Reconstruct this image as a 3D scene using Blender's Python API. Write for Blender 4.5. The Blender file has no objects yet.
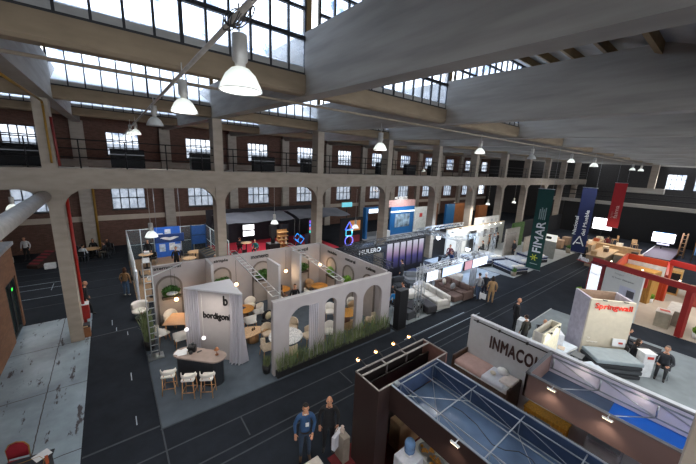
import bpy, bmesh, math, random
from mathutils import Vector, Matrix
random.seed(7)
C = bpy.context.scene.collection
PI = math.pi
# ------------------------------------------------------------------ materials
def lin(h):
    h = h.lstrip('#'); o = []
    for i in (0, 2, 4):
        c = int(h[i:i+2], 16)/255
        o.append(c/12.92 if c <= .04045 else ((c+.055)/1.055)**2.4)
    return (*o, 1)
MATS = {}
def base_mat(key):
    m = bpy.data.materials.new(key); m.use_nodes = True
    nt = m.node_tree; b = nt.nodes['Principled BSDF']
    return m, nt, b
def mat(hexc, rough=.6, metal=0, var=.14, scale=5, bump=0, sheen=0, key=None):
    k = key or f'{hexc}_{rough}_{metal}_{var}_{scale}_{bump}'
    if k in MATS: return MATS[k]
    m, nt, b = base_mat('surface_'+k.replace('#', ''))
    N, L = nt.nodes, nt.links
    tc = N.new('ShaderNodeTexCoord'); no = N.new('ShaderNodeTexNoise'); no.inputs['Scale'].default_value = scale; no.inputs['Detail'].default_value = 4
    L.new(tc.outputs['Object'], no.inputs['Vector'])
    cr = N.new('ShaderNodeValToRGB'); c = lin(hexc)
    cr.color_ramp.elements[0].position = .3; cr.color_ramp.elements[1].position = .7
    cr.color_ramp.elements[0].color = tuple(x*(1-var) for x in c[:3])+(1,)
    cr.color_ramp.elements[1].color = tuple(min(1, x*(1+var)) for x in c[:3])+(1,)
    L.new(no.outputs['Fac'], cr.inputs['Fac']); L.new(cr.outputs['Color'], b.inputs['Base Color'])
    b.inputs['Roughness'].default_value = rough; b.inputs['Metallic'].default_value = metal
    if bump:
        bp = N.new('ShaderNodeBump'); bp.inputs['Strength'].default_value = bump; bp.inputs['Distance'].default_value = .02
        n2 = N.new('ShaderNodeTexNoise'); n2.inputs['Scale'].default_value = scale*8; L.new(tc.outputs['Object'], n2.inputs['Vector'])
        L.new(n2.outputs['Fac'], bp.inputs['Height']); L.new(bp.outputs['Normal'], b.inputs['Normal'])
    MATS[k] = m; return m
def emit(hexc, s, key=None):
    k = key or f'e{hexc}_{s}'
    if k in MATS: return MATS[k]
    m, nt, b = base_mat('glow_'+k.replace('#', ''))
    b.inputs['Base Color'].default_value = lin(hexc); b.inputs['Emission Color'].default_value = lin(hexc); b.inputs['Emission Strength'].default_value = s
    MATS[k] = m; return m
def wood(hexc, key=None, scale=3, rough=.5):
    k = 'wood'+hexc
    if k in MATS: return MATS[k]
    m, nt, b = base_mat('wood_'+hexc[1:]); N, L = nt.nodes, nt.links
    tc = N.new('ShaderNodeTexCoord'); mp = N.new('ShaderNodeMapping'); mp.inputs['Scale'].default_value = (1, 1, .15)
    w = N.new('ShaderNodeTexNoise'); w.inputs['Scale'].default_value = scale*6; w.inputs['Detail'].default_value = 5
    cr = N.new('ShaderNodeValToRGB'); c = lin(hexc)
    cr.color_ramp.elements[0].position = .35; cr.color_ramp.elements[1].position = .65
    cr.color_ramp.elements[0].color = tuple(x*.72 for x in c[:3])+(1,); cr.color_ramp.elements[1].color = tuple(min(1, x*1.15) for x in c[:3])+(1,)
    L.new(tc.outputs['Object'], mp.inputs['Vector']); L.new(mp.outputs['Vector'], w.inputs['Vector']); L.new(w.outputs['Fac'], cr.inputs['Fac']); L.new(cr.outputs['Color'], b.inputs['Base Color'])
    b.inputs['Roughness'].default_value = rough
    MATS[k] = m; return m
def sheer(hexc, trans=.45, key=None):
    k = 'sheer'+hexc+str(trans)
    if k in MATS: return MATS[k]
    m, nt, b = base_mat(k.replace('#', '_')); N, L = nt.nodes, nt.links
    out = N['Material Output']
    tr = N.new('ShaderNodeBsdfTransparent'); tl = N.new('ShaderNodeBsdfTranslucent'); tl.inputs['Color'].default_value = lin(hexc)
    df = N.new('ShaderNodeBsdfDiffuse'); df.inputs['Color'].default_value = lin(hexc)
    a = N.new('ShaderNodeMixShader'); a.inputs[0].default_value = .5; L.new(df.outputs[0], a.inputs[1]); L.new(tl.outputs[0], a.inputs[2])
    c = N.new('ShaderNodeMixShader'); c.inputs[0].default_value = trans; L.new(a.outputs[0], c.inputs[1]); L.new(tr.outputs[0], c.inputs[2])
    L.new(c.outputs[0], out.inputs['Surface'])
    MATS[k] = m; return m
def pane_mat(clear, tint='#e8f0fb', key='pane'):
    if key in MATS: return MATS[key]
    m, nt, b = base_mat(key); N, L = nt.nodes, nt.links; out = N['Material Output']
    tr = N.new('ShaderNodeBsdfTransparent'); tl = N.new('ShaderNodeBsdfTranslucent'); tr.inputs[0].default_value = lin(tint); tl.inputs[0].default_value = lin(tint)
    gl = N.new('ShaderNodeBsdfGlossy'); gl.inputs['Roughness'].default_value = .15
    tc = N.new('ShaderNodeTexCoord'); no = N.new('ShaderNodeTexNoise'); no.inputs['Scale'].default_value = 1.3; no.inputs['Detail'].default_value = 5; L.new(tc.outputs['Object'], no.inputs['Vector'])
    cr = N.new('ShaderNodeMapRange'); cr.inputs['From Min'].default_value = .35; cr.inputs['From Max'].default_value = .65; cr.inputs['To Min'].default_value = clear-.2; cr.inputs['To Max'].default_value = clear+.2
    L.new(no.outputs['Fac'], cr.inputs['Value'])
    c = N.new('ShaderNodeMixShader'); L.new(cr.outputs[0], c.inputs[0]); L.new(tl.outputs[0], c.inputs[1]); L.new(tr.outputs[0], c.inputs[2])
    d = N.new('ShaderNodeMixShader'); d.inputs[0].default_value = .06; L.new(c.outputs[0], d.inputs[1]); L.new(gl.outputs[0], d.inputs[2])
    L.new(d.outputs[0], out.inputs['Surface']); MATS[key] = m; return m
def concrete_mat(key, hexc, line=0, stain=.35, hex2=None):
    """board-marked painted concrete"""
    if key in MATS: return MATS[key]
    m, nt, b = base_mat(key); N, L = nt.nodes, nt.links
    tc = N.new('ShaderNodeTexCoord'); mp = N.new('ShaderNodeMapping'); mp.inputs['Scale'].default_value = (1, .35, 3); L.new(tc.outputs['Object'], mp.inputs['Vector'])
    n1 = N.new('ShaderNodeTexNoise'); n1.inputs['Scale'].default_value = 1.6; n1.inputs['Detail'].default_value = 8; L.new(mp.outputs['Vector'], n1.inputs['Vector'])
    cr = N.new('ShaderNodeValToRGB'); c = lin(hexc); d = lin(hex2) if hex2 else tuple(x*(1-stain) for x in c[:3])+(1,)
    cr.color_ramp.elements[0].position = .3; cr.color_ramp.elements[0].color = d; cr.color_ramp.elements[1].position = .62; cr.color_ramp.elements[1].color = c
    L.new(n1.outputs['Fac'], cr.inputs['Fac']); L.new(cr.outputs['Color'], b.inputs['Base Color']); b.inputs['Roughness'].default_value = .85
    if line:
        w = N.new('ShaderNodeTexWave'); w.bands_direction = 'Z'; w.inputs['Scale'].default_value = line; w.inputs['Distortion'].default_value = 1.5; w.inputs['Detail'].default_value = 3; L.new(tc.outputs['Object'], w.inputs['Vector'])
        bp = N.new('ShaderNodeBump'); bp.inputs['Strength'].default_value = .12; bp.inputs['Distance'].default_value = .015; L.new(w.outputs['Fac'], bp.inputs['Height']); L.new(bp.outputs['Normal'], b.inputs['Normal'])
    MATS[key] = m; return m
def brick_mat(key, h1, h2, mortar, s=1.0, axis='XZ'):
    if key in MATS: return MATS[key]
    m, nt, b = base_mat(key); N, L = nt.nodes, nt.links
    tc = N.new('ShaderNodeTexCoord'); mp = N.new('ShaderNodeMapping'); L.new(tc.outputs['Object'], mp.inputs['Vector'])
    mp.inputs['Rotation'].default_value = (PI/2, 0, 0) if axis == 'XZ' else (PI/2, 0, PI/2)
    br = N.new('ShaderNodeTexBrick'); br.inputs['Color1'].default_value = lin(h1); br.inputs['Color2'].default_value = lin(h2); br.inputs['Mortar'].default_value = lin(mortar)
    br.inputs['Scale'].default_value = s; br.inputs['Brick Width'].default_value = .26; br.inputs['Row Height'].default_value = .085; br.inputs['Mortar Size'].default_value = .008
    if axis == 'XZ': L.new(mp.outputs['Vector'], br.inputs['Vector'])
    else:
        sx = N.new('ShaderNodeSeparateXYZ'); cx = N.new('ShaderNodeCombineXYZ'); L.new(tc.outputs['Object'], sx.inputs[0]); L.new(sx.outputs['Y'], cx.inputs['X']); L.new(sx.outputs['Z'], cx.inputs['Y']); L.new(cx.outputs[0], br.inputs['Vector'])
    no = N.new('ShaderNodeTexNoise'); no.inputs['Scale'].default_value = .9; no.inputs['Detail'].default_value = 6; L.new(tc.outputs['Object'], no.inputs['Vector'])
    mx = N.new('ShaderNodeMix'); mx.data_type = 'RGBA'; mx.blend_type = 'MULTIPLY'; mx.inputs[0].default_value = .6
    L.new(br.outputs['Color'], mx.inputs[6]); L.new(no.outputs['Color'], mx.inputs[7]); 
    L.new(br.outputs['Color'], b.inputs['Base Color']); b.inputs['Roughness'].default_value = .9
    MATS[key] = m; return m
def carpet_mat():
    m, nt, b = base_mat('dark_carpet'); N, L = nt.nodes, nt.links
    tc = N.new('ShaderNodeTexCoord'); n1 = N.new('ShaderNodeTexNoise'); n1.inputs['Scale'].default_value = 1.1; n1.inputs['Detail'].default_value = 9; n1.inputs['Roughness'].default_value = .65; L.new(tc.outputs['Object'], n1.inputs['Vector'])
    cr = N.new('ShaderNodeValToRGB'); cr.color_ramp.elements[0].position = .3; cr.color_ramp.elements[1].position = .75
    cr.color_ramp.elements[0].color = lin('#181d25'); cr.color_ramp.elements[1].color = lin('#252b34'); L.new(n1.outputs['Fac'], cr.inputs['Fac'])
    L.new(cr.outputs['Color'], b.inputs['Base Color']); b.inputs['Roughness'].default_value = .95; b.inputs['Specular IOR Level'].default_value = .25
    return m
def worn_mat():
    m, nt, b = base_mat('worn_painted_concrete'); N, L = nt.nodes, nt.links
    tc = N.new('ShaderNodeTexCoord')
    n1 = N.new('ShaderNodeTexNoise'); n1.inputs['Scale'].default_value = .55; n1.inputs['Detail'].default_value = 9; n1.inputs['Roughness'].default_value = .62; L.new(tc.outputs['Object'], n1.inputs['Vector'])
    cr = N.new('ShaderNodeValToRGB'); e = cr.color_ramp.elements; e[0].position = .36; e[0].color = lin('#74848f'); e[1].position = .66; e[1].color = lin('#9eb0bc'); L.new(n1.outputs['Fac'], cr.inputs['Fac'])
    mp = N.new('ShaderNodeMapping'); mp.inputs['Scale'].default_value = (2.2, .55, 1); L.new(tc.outputs['Object'], mp.inputs['Vector'])
    n2 = N.new('ShaderNodeTexNoise'); n2.inputs['Scale'].default_value = 1.35; n2.inputs['Detail'].default_value = 10; n2.inputs['Roughness'].default_value = .7; L.new(mp.outputs['Vector'], n2.inputs['Vector'])
    c2 = N.new('ShaderNodeValToRGB'); f = c2.color_ramp.elements; f[0].position = .575; f[0].color = (0, 0, 0, 1); f[1].position = .61; f[1].color = (1, 1, 1, 1); L.new(n2.outputs['Fac'], c2.inputs['Fac'])
    # expansion joints
    br = N.new('ShaderNodeTexBrick'); br.offset = 0; br.inputs['Scale'].default_value = 1; br.inputs['Brick Width'].default_value = 2.2; br.inputs['Row Height'].default_value = 3.1; br.inputs['Mortar Size'].default_value = .014
    br.inputs['Color1'].default_value = (0, 0, 0, 1); br.inputs['Color2'].default_value = (0, 0, 0, 1); br.inputs['Mortar'].default_value = (1, 1, 1, 1)
    n3 = N.new('ShaderNodeTexNoise'); n3.inputs['Scale'].default_value = 3; L.new(tc.outputs['Object'], n3.inputs['Vector'])
    va = N.new('ShaderNodeMix'); va.data_type = 'VECTOR'; va.inputs[0].default_value = .06; L.new(tc.outputs['Object'], va.inputs[4]); L.new(n3.outputs['Color'], va.inputs[5]); L.new(va.outputs[1], br.inputs['Vector'])
    mx = N.new('ShaderNodeMath'); mx.operation = 'MAXIMUM'; L.new(c2.outputs['Color'], mx.inputs[0]); L.new(br.outputs['Color'], mx.inputs[1])
    mc = N.new('ShaderNodeMix'); mc.data_type = 'RGBA'; L.new(mx.outputs[0], mc.inputs[0]); L.new(cr.outputs['Color'], mc.inputs[6]); mc.inputs[7].default_value = lin('#48464a')
    L.new(mc.outputs[2], b.inputs['Base Color'])
    rr = N.new('ShaderNodeMapRange'); rr.inputs['To Min'].default_value = .42; rr.inputs['To Max'].default_value = .8; L.new(mx.outputs[0], rr.inputs['Value']); L.new(rr.outputs[0], b.inputs['Roughness'])
    return m
def marble_mat():
    m, nt, b = base_mat('white_marble'); N, L = nt.nodes, nt.links
    tc = N.new('ShaderNodeTexCoord'); n = N.new('ShaderNodeTexNoise'); n.inputs['Scale'].default_value = 4; n.inputs['Detail'].default_value = 8; n.inputs['Distortion'].default_value = 2.5; L.new(tc.outputs['Object'], n.inputs['Vector'])
    cr = N.new('ShaderNodeValToRGB'); e = cr.color_ramp.elements; e[0].position = .46; e[0].color = lin('#e6e6e4'); e[1].position = .54; e[1].color = lin('#e6e6e4'); q = e.new(.5); q.color = lin('#9fa3a6')
    L.new(n.outputs['Fac'], cr.inputs['Fac']); L.new(cr.outputs['Color'], b.inputs['Base Color']); b.inputs['Roughness'].default_value = .25
    return m
# ------------------------------------------------------------------ mesh builder
class M:
    def __init__(s): s.b = bmesh.new(); s.mi = 0
    def _f(s, vs):
        try:
            f = s.b.faces.new(vs); f.material_index = s.mi; return f
        except ValueError: return None
    def box(s, x0, x1, y0, y1, z0, z1):
        v = [s.b.verts.new(p) for p in ((x0,y0,z0),(x1,y0,z0),(x1,y1,z0),(x0,y1,z0),(x0,y0,z1),(x1,y0,z1),(x1,y1,z1),(x0,y1,z1))]
        for q in ((0,3,2,1),(4,5,6,7),(0,1,5,4),(1,2,6,5),(2,3,7,6),(3,0,4,7)): s._f([v[i] for i in q])
        return s
    def ob(s, c, d, rz=0, rx=0, ry=0):
        n = len(s.b.verts); R = Matrix.Translation(c) @ Matrix.Rotation(rz,4,'Z') @ Matrix.Rotation(ry,4,'Y') @ Matrix.Rotation(rx,4,'X')
        x, y, z = d[0]/2, d[1]/2, d[2]/2; s.b.verts.ensure_lookup_table()
        v = [s.b.verts.new(R @ Vector(p)) for p in ((-x,-y,-z),(x,-y,-z),(x,y,-z),(-x,y,-z),(-x,-y,z),(x,-y,z),(x,y,z),(-x,y,z))]
        for q in ((0,3,2,1),(4,5,6,7),(0,1,5,4),(1,2,6,5),(2,3,7,6),(3,0,4,7)): s._f([v[i] for i in q])
        return s
    def rbox(s, c, d, r=.04, rz=0, seg=2):
        """box with rounded edges"""
        t = bmesh.new(); bmesh.ops.create_cube(t, size=1)
        for v in t.verts: v.co = Vector((v.co.x*d[0], v.co.y*d[1], v.co.z*d[2]))
        bmesh.ops.bevel(t, geom=t.edges[:], offset=min(r, min(d)*.49), segments=seg, affect='EDGES', profile=.5)
        R = Matrix.Translation(c) @ Matrix.Rotation(rz,4,'Z'); s.merge(t, R); return s
    def merge(s, t, R=Matrix()):
        mp = {v: s.b.verts.new(R @ v.co) for v in t.verts}
        for f in t.faces:
            g = s._f([mp[v] for v in f.verts])
            if g: g.smooth = f.smooth
        t.free()
    def tube(s, p, q, r, n=6, r2=None, cap=True):
        p, q = Vector(p), Vector(q); d = q-p
        if d.length < 1e-6: return s
        d.normalize(); a = d.orthogonal().normalized(); b = d.cross(a); r2 = r if r2 is None else r2
        A = [s.b.verts.new(p+(a*math.cos(2*PI*i/n)+b*math.sin(2*PI*i/n))*r) for i in range(n)]
        B = [s.b.verts.new(q+(a*math.cos(2*PI*i/n)+b*math.sin(2*PI*i/n))*r2) for i in range(n)]
        for i in range(n):
            f = s._f([A[i], A[(i+1)%n], B[(i+1)%n], B[i]])
            if f and n > 5: f.smooth = True
        if cap: s._f(A[::-1]); s._f(B)
        return s
    def path(s, pts, r, n=6):
        for a, b in zip(pts, pts[1:]): s.tube(a, b, r, n)
        return s
    def lathe(s, prof, c=(0,0,0), n=20, sx=1, sy=1, close=False):
        rings = []
        for (r, z) in prof:
            if r < 1e-5: rings.append([s.b.verts.new((c[0], c[1], c[2]+z))])
            else: rings.append([s.b.verts.new((c[0]+r*sx*math.cos(2*PI*i/n), c[1]+r*sy*math.sin(2*PI*i/n), c[2]+z)) for i in range(n)])
        for A, B in zip(rings, rings[1:]):
            for i in range(n):
                j = (i+1) % n
                if len(A) == 1 and len(B) == 1: break
                if len(A) == 1: f = s._f([A[0], B[j], B[i]])
                elif len(B) == 1: f = s._f([A[i], A[j], B[0]])
                else: f = s._f([A[i], A[j], B[j], B[i]])
                if f: f.smooth = True
        return s
    def cyl(s, c, r, h, n=20, sx=1, sy=1): return s.lathe([(0,0),(r,0),(r,h),(0,h)], c, n, sx, sy)
    def sph(s, c, r, n=10, m=7, R=None):
        r = (r, r, r) if isinstance(r, (int, float)) else r
        t = bmesh.new(); bmesh.ops.create_uvsphere(t, u_segments=n, v_segments=m, radius=1)
        for v in t.verts: v.co = Vector((v.co.x*r[0], v.co.y*r[1], v.co.z*r[2]))
        for f in t.faces: f.smooth = True
        s.merge(t, Matrix.Translation(c) @ (R if R else Matrix())); return s
    def prism(s, pts, a, b, axis='z'):
        """polygon pts (2-D) extruded from a to b along an axis"""
        def P(p, t): return {'z': (p[0], p[1], t), 'y': (p[0], t, p[1]), 'x': (t, p[0], p[1])}[axis]
        A = [s.b.verts.new(P(p, a)) for p in pts]; B = [s.b.verts.new(P(p, b)) for p in pts]; n = len(pts)
        for i in range(n): s._f([A[i], A[(i+1)%n], B[(i+1)%n], B[i]])
        s._f(A[::-1]); s._f(B); return s
    def quad(s, *p): s._f([s.b.verts.new(q) for q in p]); return s
    def grid(s, P, smooth=True):
        V = [[s.b.verts.new(p) for p in row] for row in P]
        for i in range(len(V)-1):
            for j in range(len(V[0])-1):
                f = s._f([V[i][j], V[i][j+1], V[i+1][j+1], V[i+1][j]])
                if f: f.smooth = smooth
        return s
    def mesh(s, name, mats):
        bmesh.ops.recalc_face_normals(s.b, faces=s.b.faces[:]) if s.b.faces else None
        me = bpy.data.meshes.new(name); s.b.to_mesh(me); s.b.free()
        for m in (mats if isinstance(mats, (list, tuple)) else [mats]): me.materials.append(m)
        return me
    def part(s, name, mats, parent, w=False, label=None):
        me = s.mesh(name, mats); o = bpy.data.objects.new(name, me); C.objects.link(o); o.parent = parent
        if w:
            r = parent
            while r.parent: r = r.parent
            me.transform(rootmat(r).inverted())
        if label: o['label'] = label
        return o
    def solo(s, name, mats, label, cat, group=None, kind=None):
        me = s.mesh(name, mats); xs = [v.co for v in me.vertices]
        lo = [min(c[i] for c in xs) for i in range(3)]; hi = [max(c[i] for c in xs) for i in range(3)]
        b = Vector(((lo[0]+hi[0])/2, (lo[1]+hi[1])/2, lo[2])); me.transform(Matrix.Translation(-b))
        o = bpy.data.objects.new(name, me); C.objects.link(o); o.location = b
        if label: o['label'] = label
        if cat: o['category'] = cat
        if group: o['group'] = group
        if kind: o['kind'] = kind
        return o
    def struct(s, name, mats, parent=None):
        me = s.mesh(name, mats); o = bpy.data.objects.new(name, me); C.objects.link(o); o['kind'] = 'structure'
        if parent: o.parent = parent
        return o
def rootmat(r): return Matrix.Translation(r.location) @ Matrix.Rotation(r.rotation_euler.z, 4, 'Z')
def thing(name, label, cat, loc=(0,0,0), rz=0, group=None):
    o = bpy.data.objects.new(name, None); C.objects.link(o); o.location = loc; o.rotation_euler = (0, 0, rz); o.empty_display_size = .1
    o['label'] = label; o['category'] = cat
    if group: o['group'] = group
    return o
def dup(root, loc, rz=0, label=None, group=None, sc=None):
    def cp(o, par):
        c = o.copy(); C.objects.link(c); c.parent = par
        for ch in list(o.children): cp(ch, c)
        return c
    r = root.copy(); C.objects.link(r); r.location = loc; r.rotation_euler = (0, 0, rz)
    for ch in list(root.children): cp(ch, r)
    if label: r['label'] = label
    if group: r['group'] = group
    if sc: r.scale = (sc, sc, sc)
    return r
class Kind:
    """first use keeps the original, later uses copy it"""
    def __init__(s, fn): s.fn = fn; s.o = None
    def put(s, loc, rz, label, group=None):
        if s.o is None:
            s.o = s.fn(); s.o.location = loc; s.o.rotation_euler = (0, 0, rz); s.o['label'] = label
            if group: s.o['group'] = group
            return s.o
        r = dup(s.o, loc, rz, label)
        if group: r['group'] = group
        elif 'group' in r: del r['group']
        return r
def text_mesh(txt, size, depth=.01, bold=0, spacing=1.0):
    cu = bpy.data.curves.new('lettering', 'FONT'); cu.body = txt; cu.size = size; cu.extrude = depth; cu.align_x = 'LEFT'; cu.space_character = spacing; cu.resolution_u = 3
    o = bpy.data.objects.new('lettering', cu); C.objects.link(o)
    me = bpy.data.meshes.new_from_object(o.evaluated_get(bpy.context.evaluated_depsgraph_get()))
    bpy.data.objects.remove(o); bpy.data.curves.remove(cu)
    if bold:
        t = bmesh.new(); t.from_mesh(me); n_ = len(t.verts); fs = [[v.index for v in f.verts] for f in t.faces]; cs = [v.co.copy() for v in t.verts]
        for k, (dx, dy) in enumerate(((bold, 0), (-bold, 0), (0, bold), (0, -bold))):
            vs = [t.verts.new(c+Vector((dx, dy, .03*(k+1)))) for c in cs]
            for f in fs:
                try: t.faces.new([vs[i] for i in f])
                except ValueError: pass
        t.to_mesh(me); t.free()
    return me
def text(txt, width, height, origin, xdir, up, m, parent, depth=.012, bold=0, name='lettering', spacing=1.0):
    """letters as a part of the sign: lower-left corner at origin (world), running along xdir"""
    me = text_mesh(txt, 1.0, .5, bold, spacing)
    xs = [v.co.x for v in me.vertices]; ys = [v.co.y for v in me.vertices]
    x0, x1, y0, y1 = min(xs), max(xs), min(ys), max(ys)
    X = Vector(xdir).normalized(); U = Vector(up).normalized(); Nn = X.cross(U)
    for v in me.vertices:
        a = (v.co.x-x0)/(x1-x0)*width; b = (v.co.y-y0)/(y1-y0)*height; c = v.co.z*2*depth
        v.co = Vector(origin)+X*a+U*b+Nn*c
    me.name = name; me.materials.clear(); me.materials.append(m)
    r = parent
    while r.parent: r = r.parent
    me.transform(rootmat(r).inverted())
    o = bpy.data.objects.new(name, me); C.objects.link(o); o.parent = parent
    return o
def light(kind, loc, energy, color=(1,1,1), size=.2, rot=None, spot=None, name='light'):
    l = bpy.data.lights.new(name, kind); l.energy = energy; l.color = color
    if kind == 'AREA': l.shape = 'DISK'; l.size = size
    elif kind in ('POINT', 'SPOT'): l.shadow_soft_size = size
    if spot: l.spot_size = spot; l.spot_blend = .6
    o = bpy.data.objects.new(name, l); C.objects.link(o); o.location = loc
    if rot: o.rotation_euler = rot
    return o
# ------------------------------------------------------------------ camera
cam = bpy.data.cameras.new('camera'); co = bpy.data.objects.new('camera', cam); C.objects.link(co)
cam.sensor_width = 36; cam.lens = 304.28/696*36; cam.clip_start = .05; cam.clip_end = 400
_p, _y, _r = .21511, .66730, .04411
fh = Vector((math.sin(_y), math.cos(_y), 0)); rt = Vector((math.cos(_y), -math.sin(_y), 0)); zz = Vector((0,0,1))
fw = fh*math.cos(_p)-zz*math.sin(_p); u0 = zz*math.cos(_p)+fh*math.sin(_p)
rr = rt*math.cos(_r)+u0*math.sin(_r); uu = u0*math.cos(_r)-rt*math.sin(_r)
R3 = Matrix((rr, uu, -fw)).transposed(); co.matrix_world = Matrix.Translation((0,0,8)) @ R3.to_4x4()
bpy.context.scene.camera = co
# ------------------------------------------------------------------ constants of the hall
BAY = 6.08; XC = [4.48+BAY*k for k in range(-2, 11)]          # column lines
def zb(y): return 9.50+.028*y                                 # underside of the roof beams
ROWS = [-10.7, -1.6, 7.5, 16.6, 25.7]
GD = 1.5; YW = 33.8; XE = 64.0; XL = -14.0; YF = -14.0
conc = concrete_mat('painted_concrete_grey', '#a5a19a', line=2.2, stain=.25)
cream = concrete_mat('painted_concrete_cream', '#8f7f69', stain=.2)
colm = concrete_mat('painted_concrete_column', '#a0968a', stain=.18)
frame_dark = mat('#23262b', .6)
rail_dark = mat('#1b1c1f', .5, .4)
# floor
floor = M().box(XL, XE, YF, YW, -.2, 0).struct('floor', carpet_mat())
M().box(XL, -1.33, YF, 19.3, 0, .006).struct('floor_worn_concrete', worn_mat())
tape = mat('#77838e', .6, key='tape'); tapef = mat('#353c44', .7, key='tape_faint'); tapew = mat('#97a5b1', .5, key='tape_white')
t = M()
for y in (21.5, 22.95, 24.5, 26.4, 27.7, 29.3, 31.2): t.box(-8, .3, y-.02, y+.02, 0, .004)
for y in (7.15, 7.49, 8.43): t.box(-1.3, 48, y-.022, y+.022, 0, .004)
t.box(-1.3, .5, 9.44, 9.5, 0, .004); t.box(-1.3, .4, 16.5, 16.55, 0, .004)
for x, y in ((2.6, 7.6), (6.5, 7.6)): t.box(x-.02, x+.02, y, y+.8, 0, .004)
t.struct('floor_seam_tape', tapef)
t = M()
for y, x0, x1 in ((8.50, 10.4, 15.5), (7.95, 11.5, 16.2)): t.box(x0, x1, y-.018, y+.018, 0, .005)
for x, y, l in ((-.05, 12.3, .5), (-.05, 9.9, .4), (.0, 15.9, .35), (-3.35, 24.0, 1.2), (-.55, 17.3, .6), (-.4, 16.6, .35)): t.box(x-.014, x+.014, y, y+l, 0, .005)
for y in (24.5, 25.5, 22.95): t.box(-7.5, -2.6, y-.02, y+.02, 0, .0055)
t.struct('floor_white_tape', tapew)
# back wall of brick with pilasters and two rows of windows
WX = [1.28+BAY*k for k in range(-1, 11)]
brick = brick_mat('red_brick', '#6e4f46', '#5c4037', '#62574f')
plaster = mat('#bdb1a4', .9, var=.1, scale=1.2); plgrey = concrete_mat('grey_plaster', '#b3aca3', stain=.2)
w = M(); WW = 1.24; WU = 1.15
zs = [(0, 3.3), (5.3, 8.0), (9.9, 13.5)]
for a, b in zs: w.box(XL, XE, YW, YW+.4, a, b)
for (a, b, hw) in ((3.3, 5.3, WW), (8.0, 9.9, WU)):
    ed = [XL]+[e for x in WX for e in (x-hw, x+hw)]+[XE]
    for i in range(0, len(ed), 2):
        if ed[i+1] > ed[i]: w.box(ed[i], ed[i+1], YW, YW+.4, a, b)
w.struct('wall_back', brick)
M().box(XL, XE, YW-.05, YW+.01, 2.35, 2.8).struct('trim_1', plaster)
M().box(XL, XE, YW-.07, YW+.01, 7.0, 7.55).struct('trim_2', plgrey)
for i, x in enumerate([4.42+BAY*k for k in range(-2, 11)]):
    M().box(x-.42, x+.42, YW-.45, YW+.01, 0, 10.6).struct('wall_pilaster', plgrey)
pane = pane_mat(.6, '#a8adb3')
pane2 = pane_mat(.8, '#b9c6d8', key='pane_roof')
n = 0
def window(x, hw, z0, z1, cols, rows):
    global n; n += 1
    f = M(); y0, y1 = YW+.12, YW+.2; b = .045
    f.box(x-hw, x-hw+b, y0, y1, z0, z1).box(x+hw-b, x+hw, y0, y1, z0, z1).box(x-hw, x+hw, y0, y1, z0, z0+b).box(x-hw, x+hw, y0, y1, z1-b, z1)
    for k in range(1, cols): xx = x-hw+2*hw*k/cols; f.box(xx-.035, xx+.035, y0, y1, z0, z1)
    for k in range(1, rows): zz_ = z0+(z1-z0)*k/rows; f.box(x-hw, x+hw, y0, y1, zz_-.04, zz_+.04)
    f.box(x-hw-.08, x+hw+.08, YW-.1, YW+.12, z0-.09, z0)
    o = f.struct(f'window_{n}', frame_dark)
    M().quad((x-hw, YW+.16, z0), (x+hw, YW+.16, z0), (x+hw, YW+.16, z1), (x-hw, YW+.16, z1)).part('pane', pane, o)
for x in WX:
    window(x, WW, 3.3, 5.3, 4, 2); window(x, WU, 8.0, 9.9, 5, 3)
# other walls
dark = mat('#3d3c3c', .95); dk2 = mat('#17181b', .9)
M().box(XL-.3, XL, YF, YW+.4, 0, 15).struct('wall_left', brick_mat('brick_side', '#6e4f46', '#5c4037', '#62574f', axis='YZ'))
M().box(XL, XE, YF-.3, YF, 0, 4.6).box(XL, XE, YF-.3, YF, 9.3, 14).struct('wall_front', dark)  # unglazed gap left in this unseen wall to brighten camera-facing surfaces
we = M(); we.box(XE, XE+.3, YF, YW+.4, 0, 6.6); we.box(XE, XE+.3, YF, YW+.4, 8.7, 15)
ed = [YF, 3.0, 4.3, 5.2, 7.1, YW+.4]
for i in range(0, 6, 2): we.box(XE, XE+.3, ed[i], ed[i+1], 6.6, 8.7)
we.struct('wall_right', dark)
for (a, b) in ((3.0, 4.3), (5.2, 7.1)):
    n += 1; f = M()
    for k in range(5): yy = a+(b-a)*k/4; f.box(XE+.1, XE+.18, yy-.025, yy+.025, 6.6, 8.7)
    for k in range(4): z_ = 6.6+2.1*k/3; f.box(XE+.1, XE+.18, a, b, z_-.025, z_+.025)
    o = f.struct(f'window_{n}', frame_dark); M().quad((XE+.14, a, 6.6), (XE+.14, b, 6.6), (XE+.14, b, 8.7), (XE+.14, a, 8.7)).part('pane', pane, o)
# concrete frame at the far end
M().box(56.0, 57.0, 6.2, 10.0, 6.1, 6.75).struct('wall_far_ledge', conc); M().box(56.3, 56.9, 7.2, 7.9, 6.7, 9.9).struct('wall_far_pillar', colm)
M().box(57.5, 58.2, -6, 20, 4.0, 4.5).struct('ceiling_far_beam', conc)
for z in (5.1, 5.8): M().box(58.6, 58.9, -6, 20, z, z+.12).struct('ceiling_far_rail', rail_dark)
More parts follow.
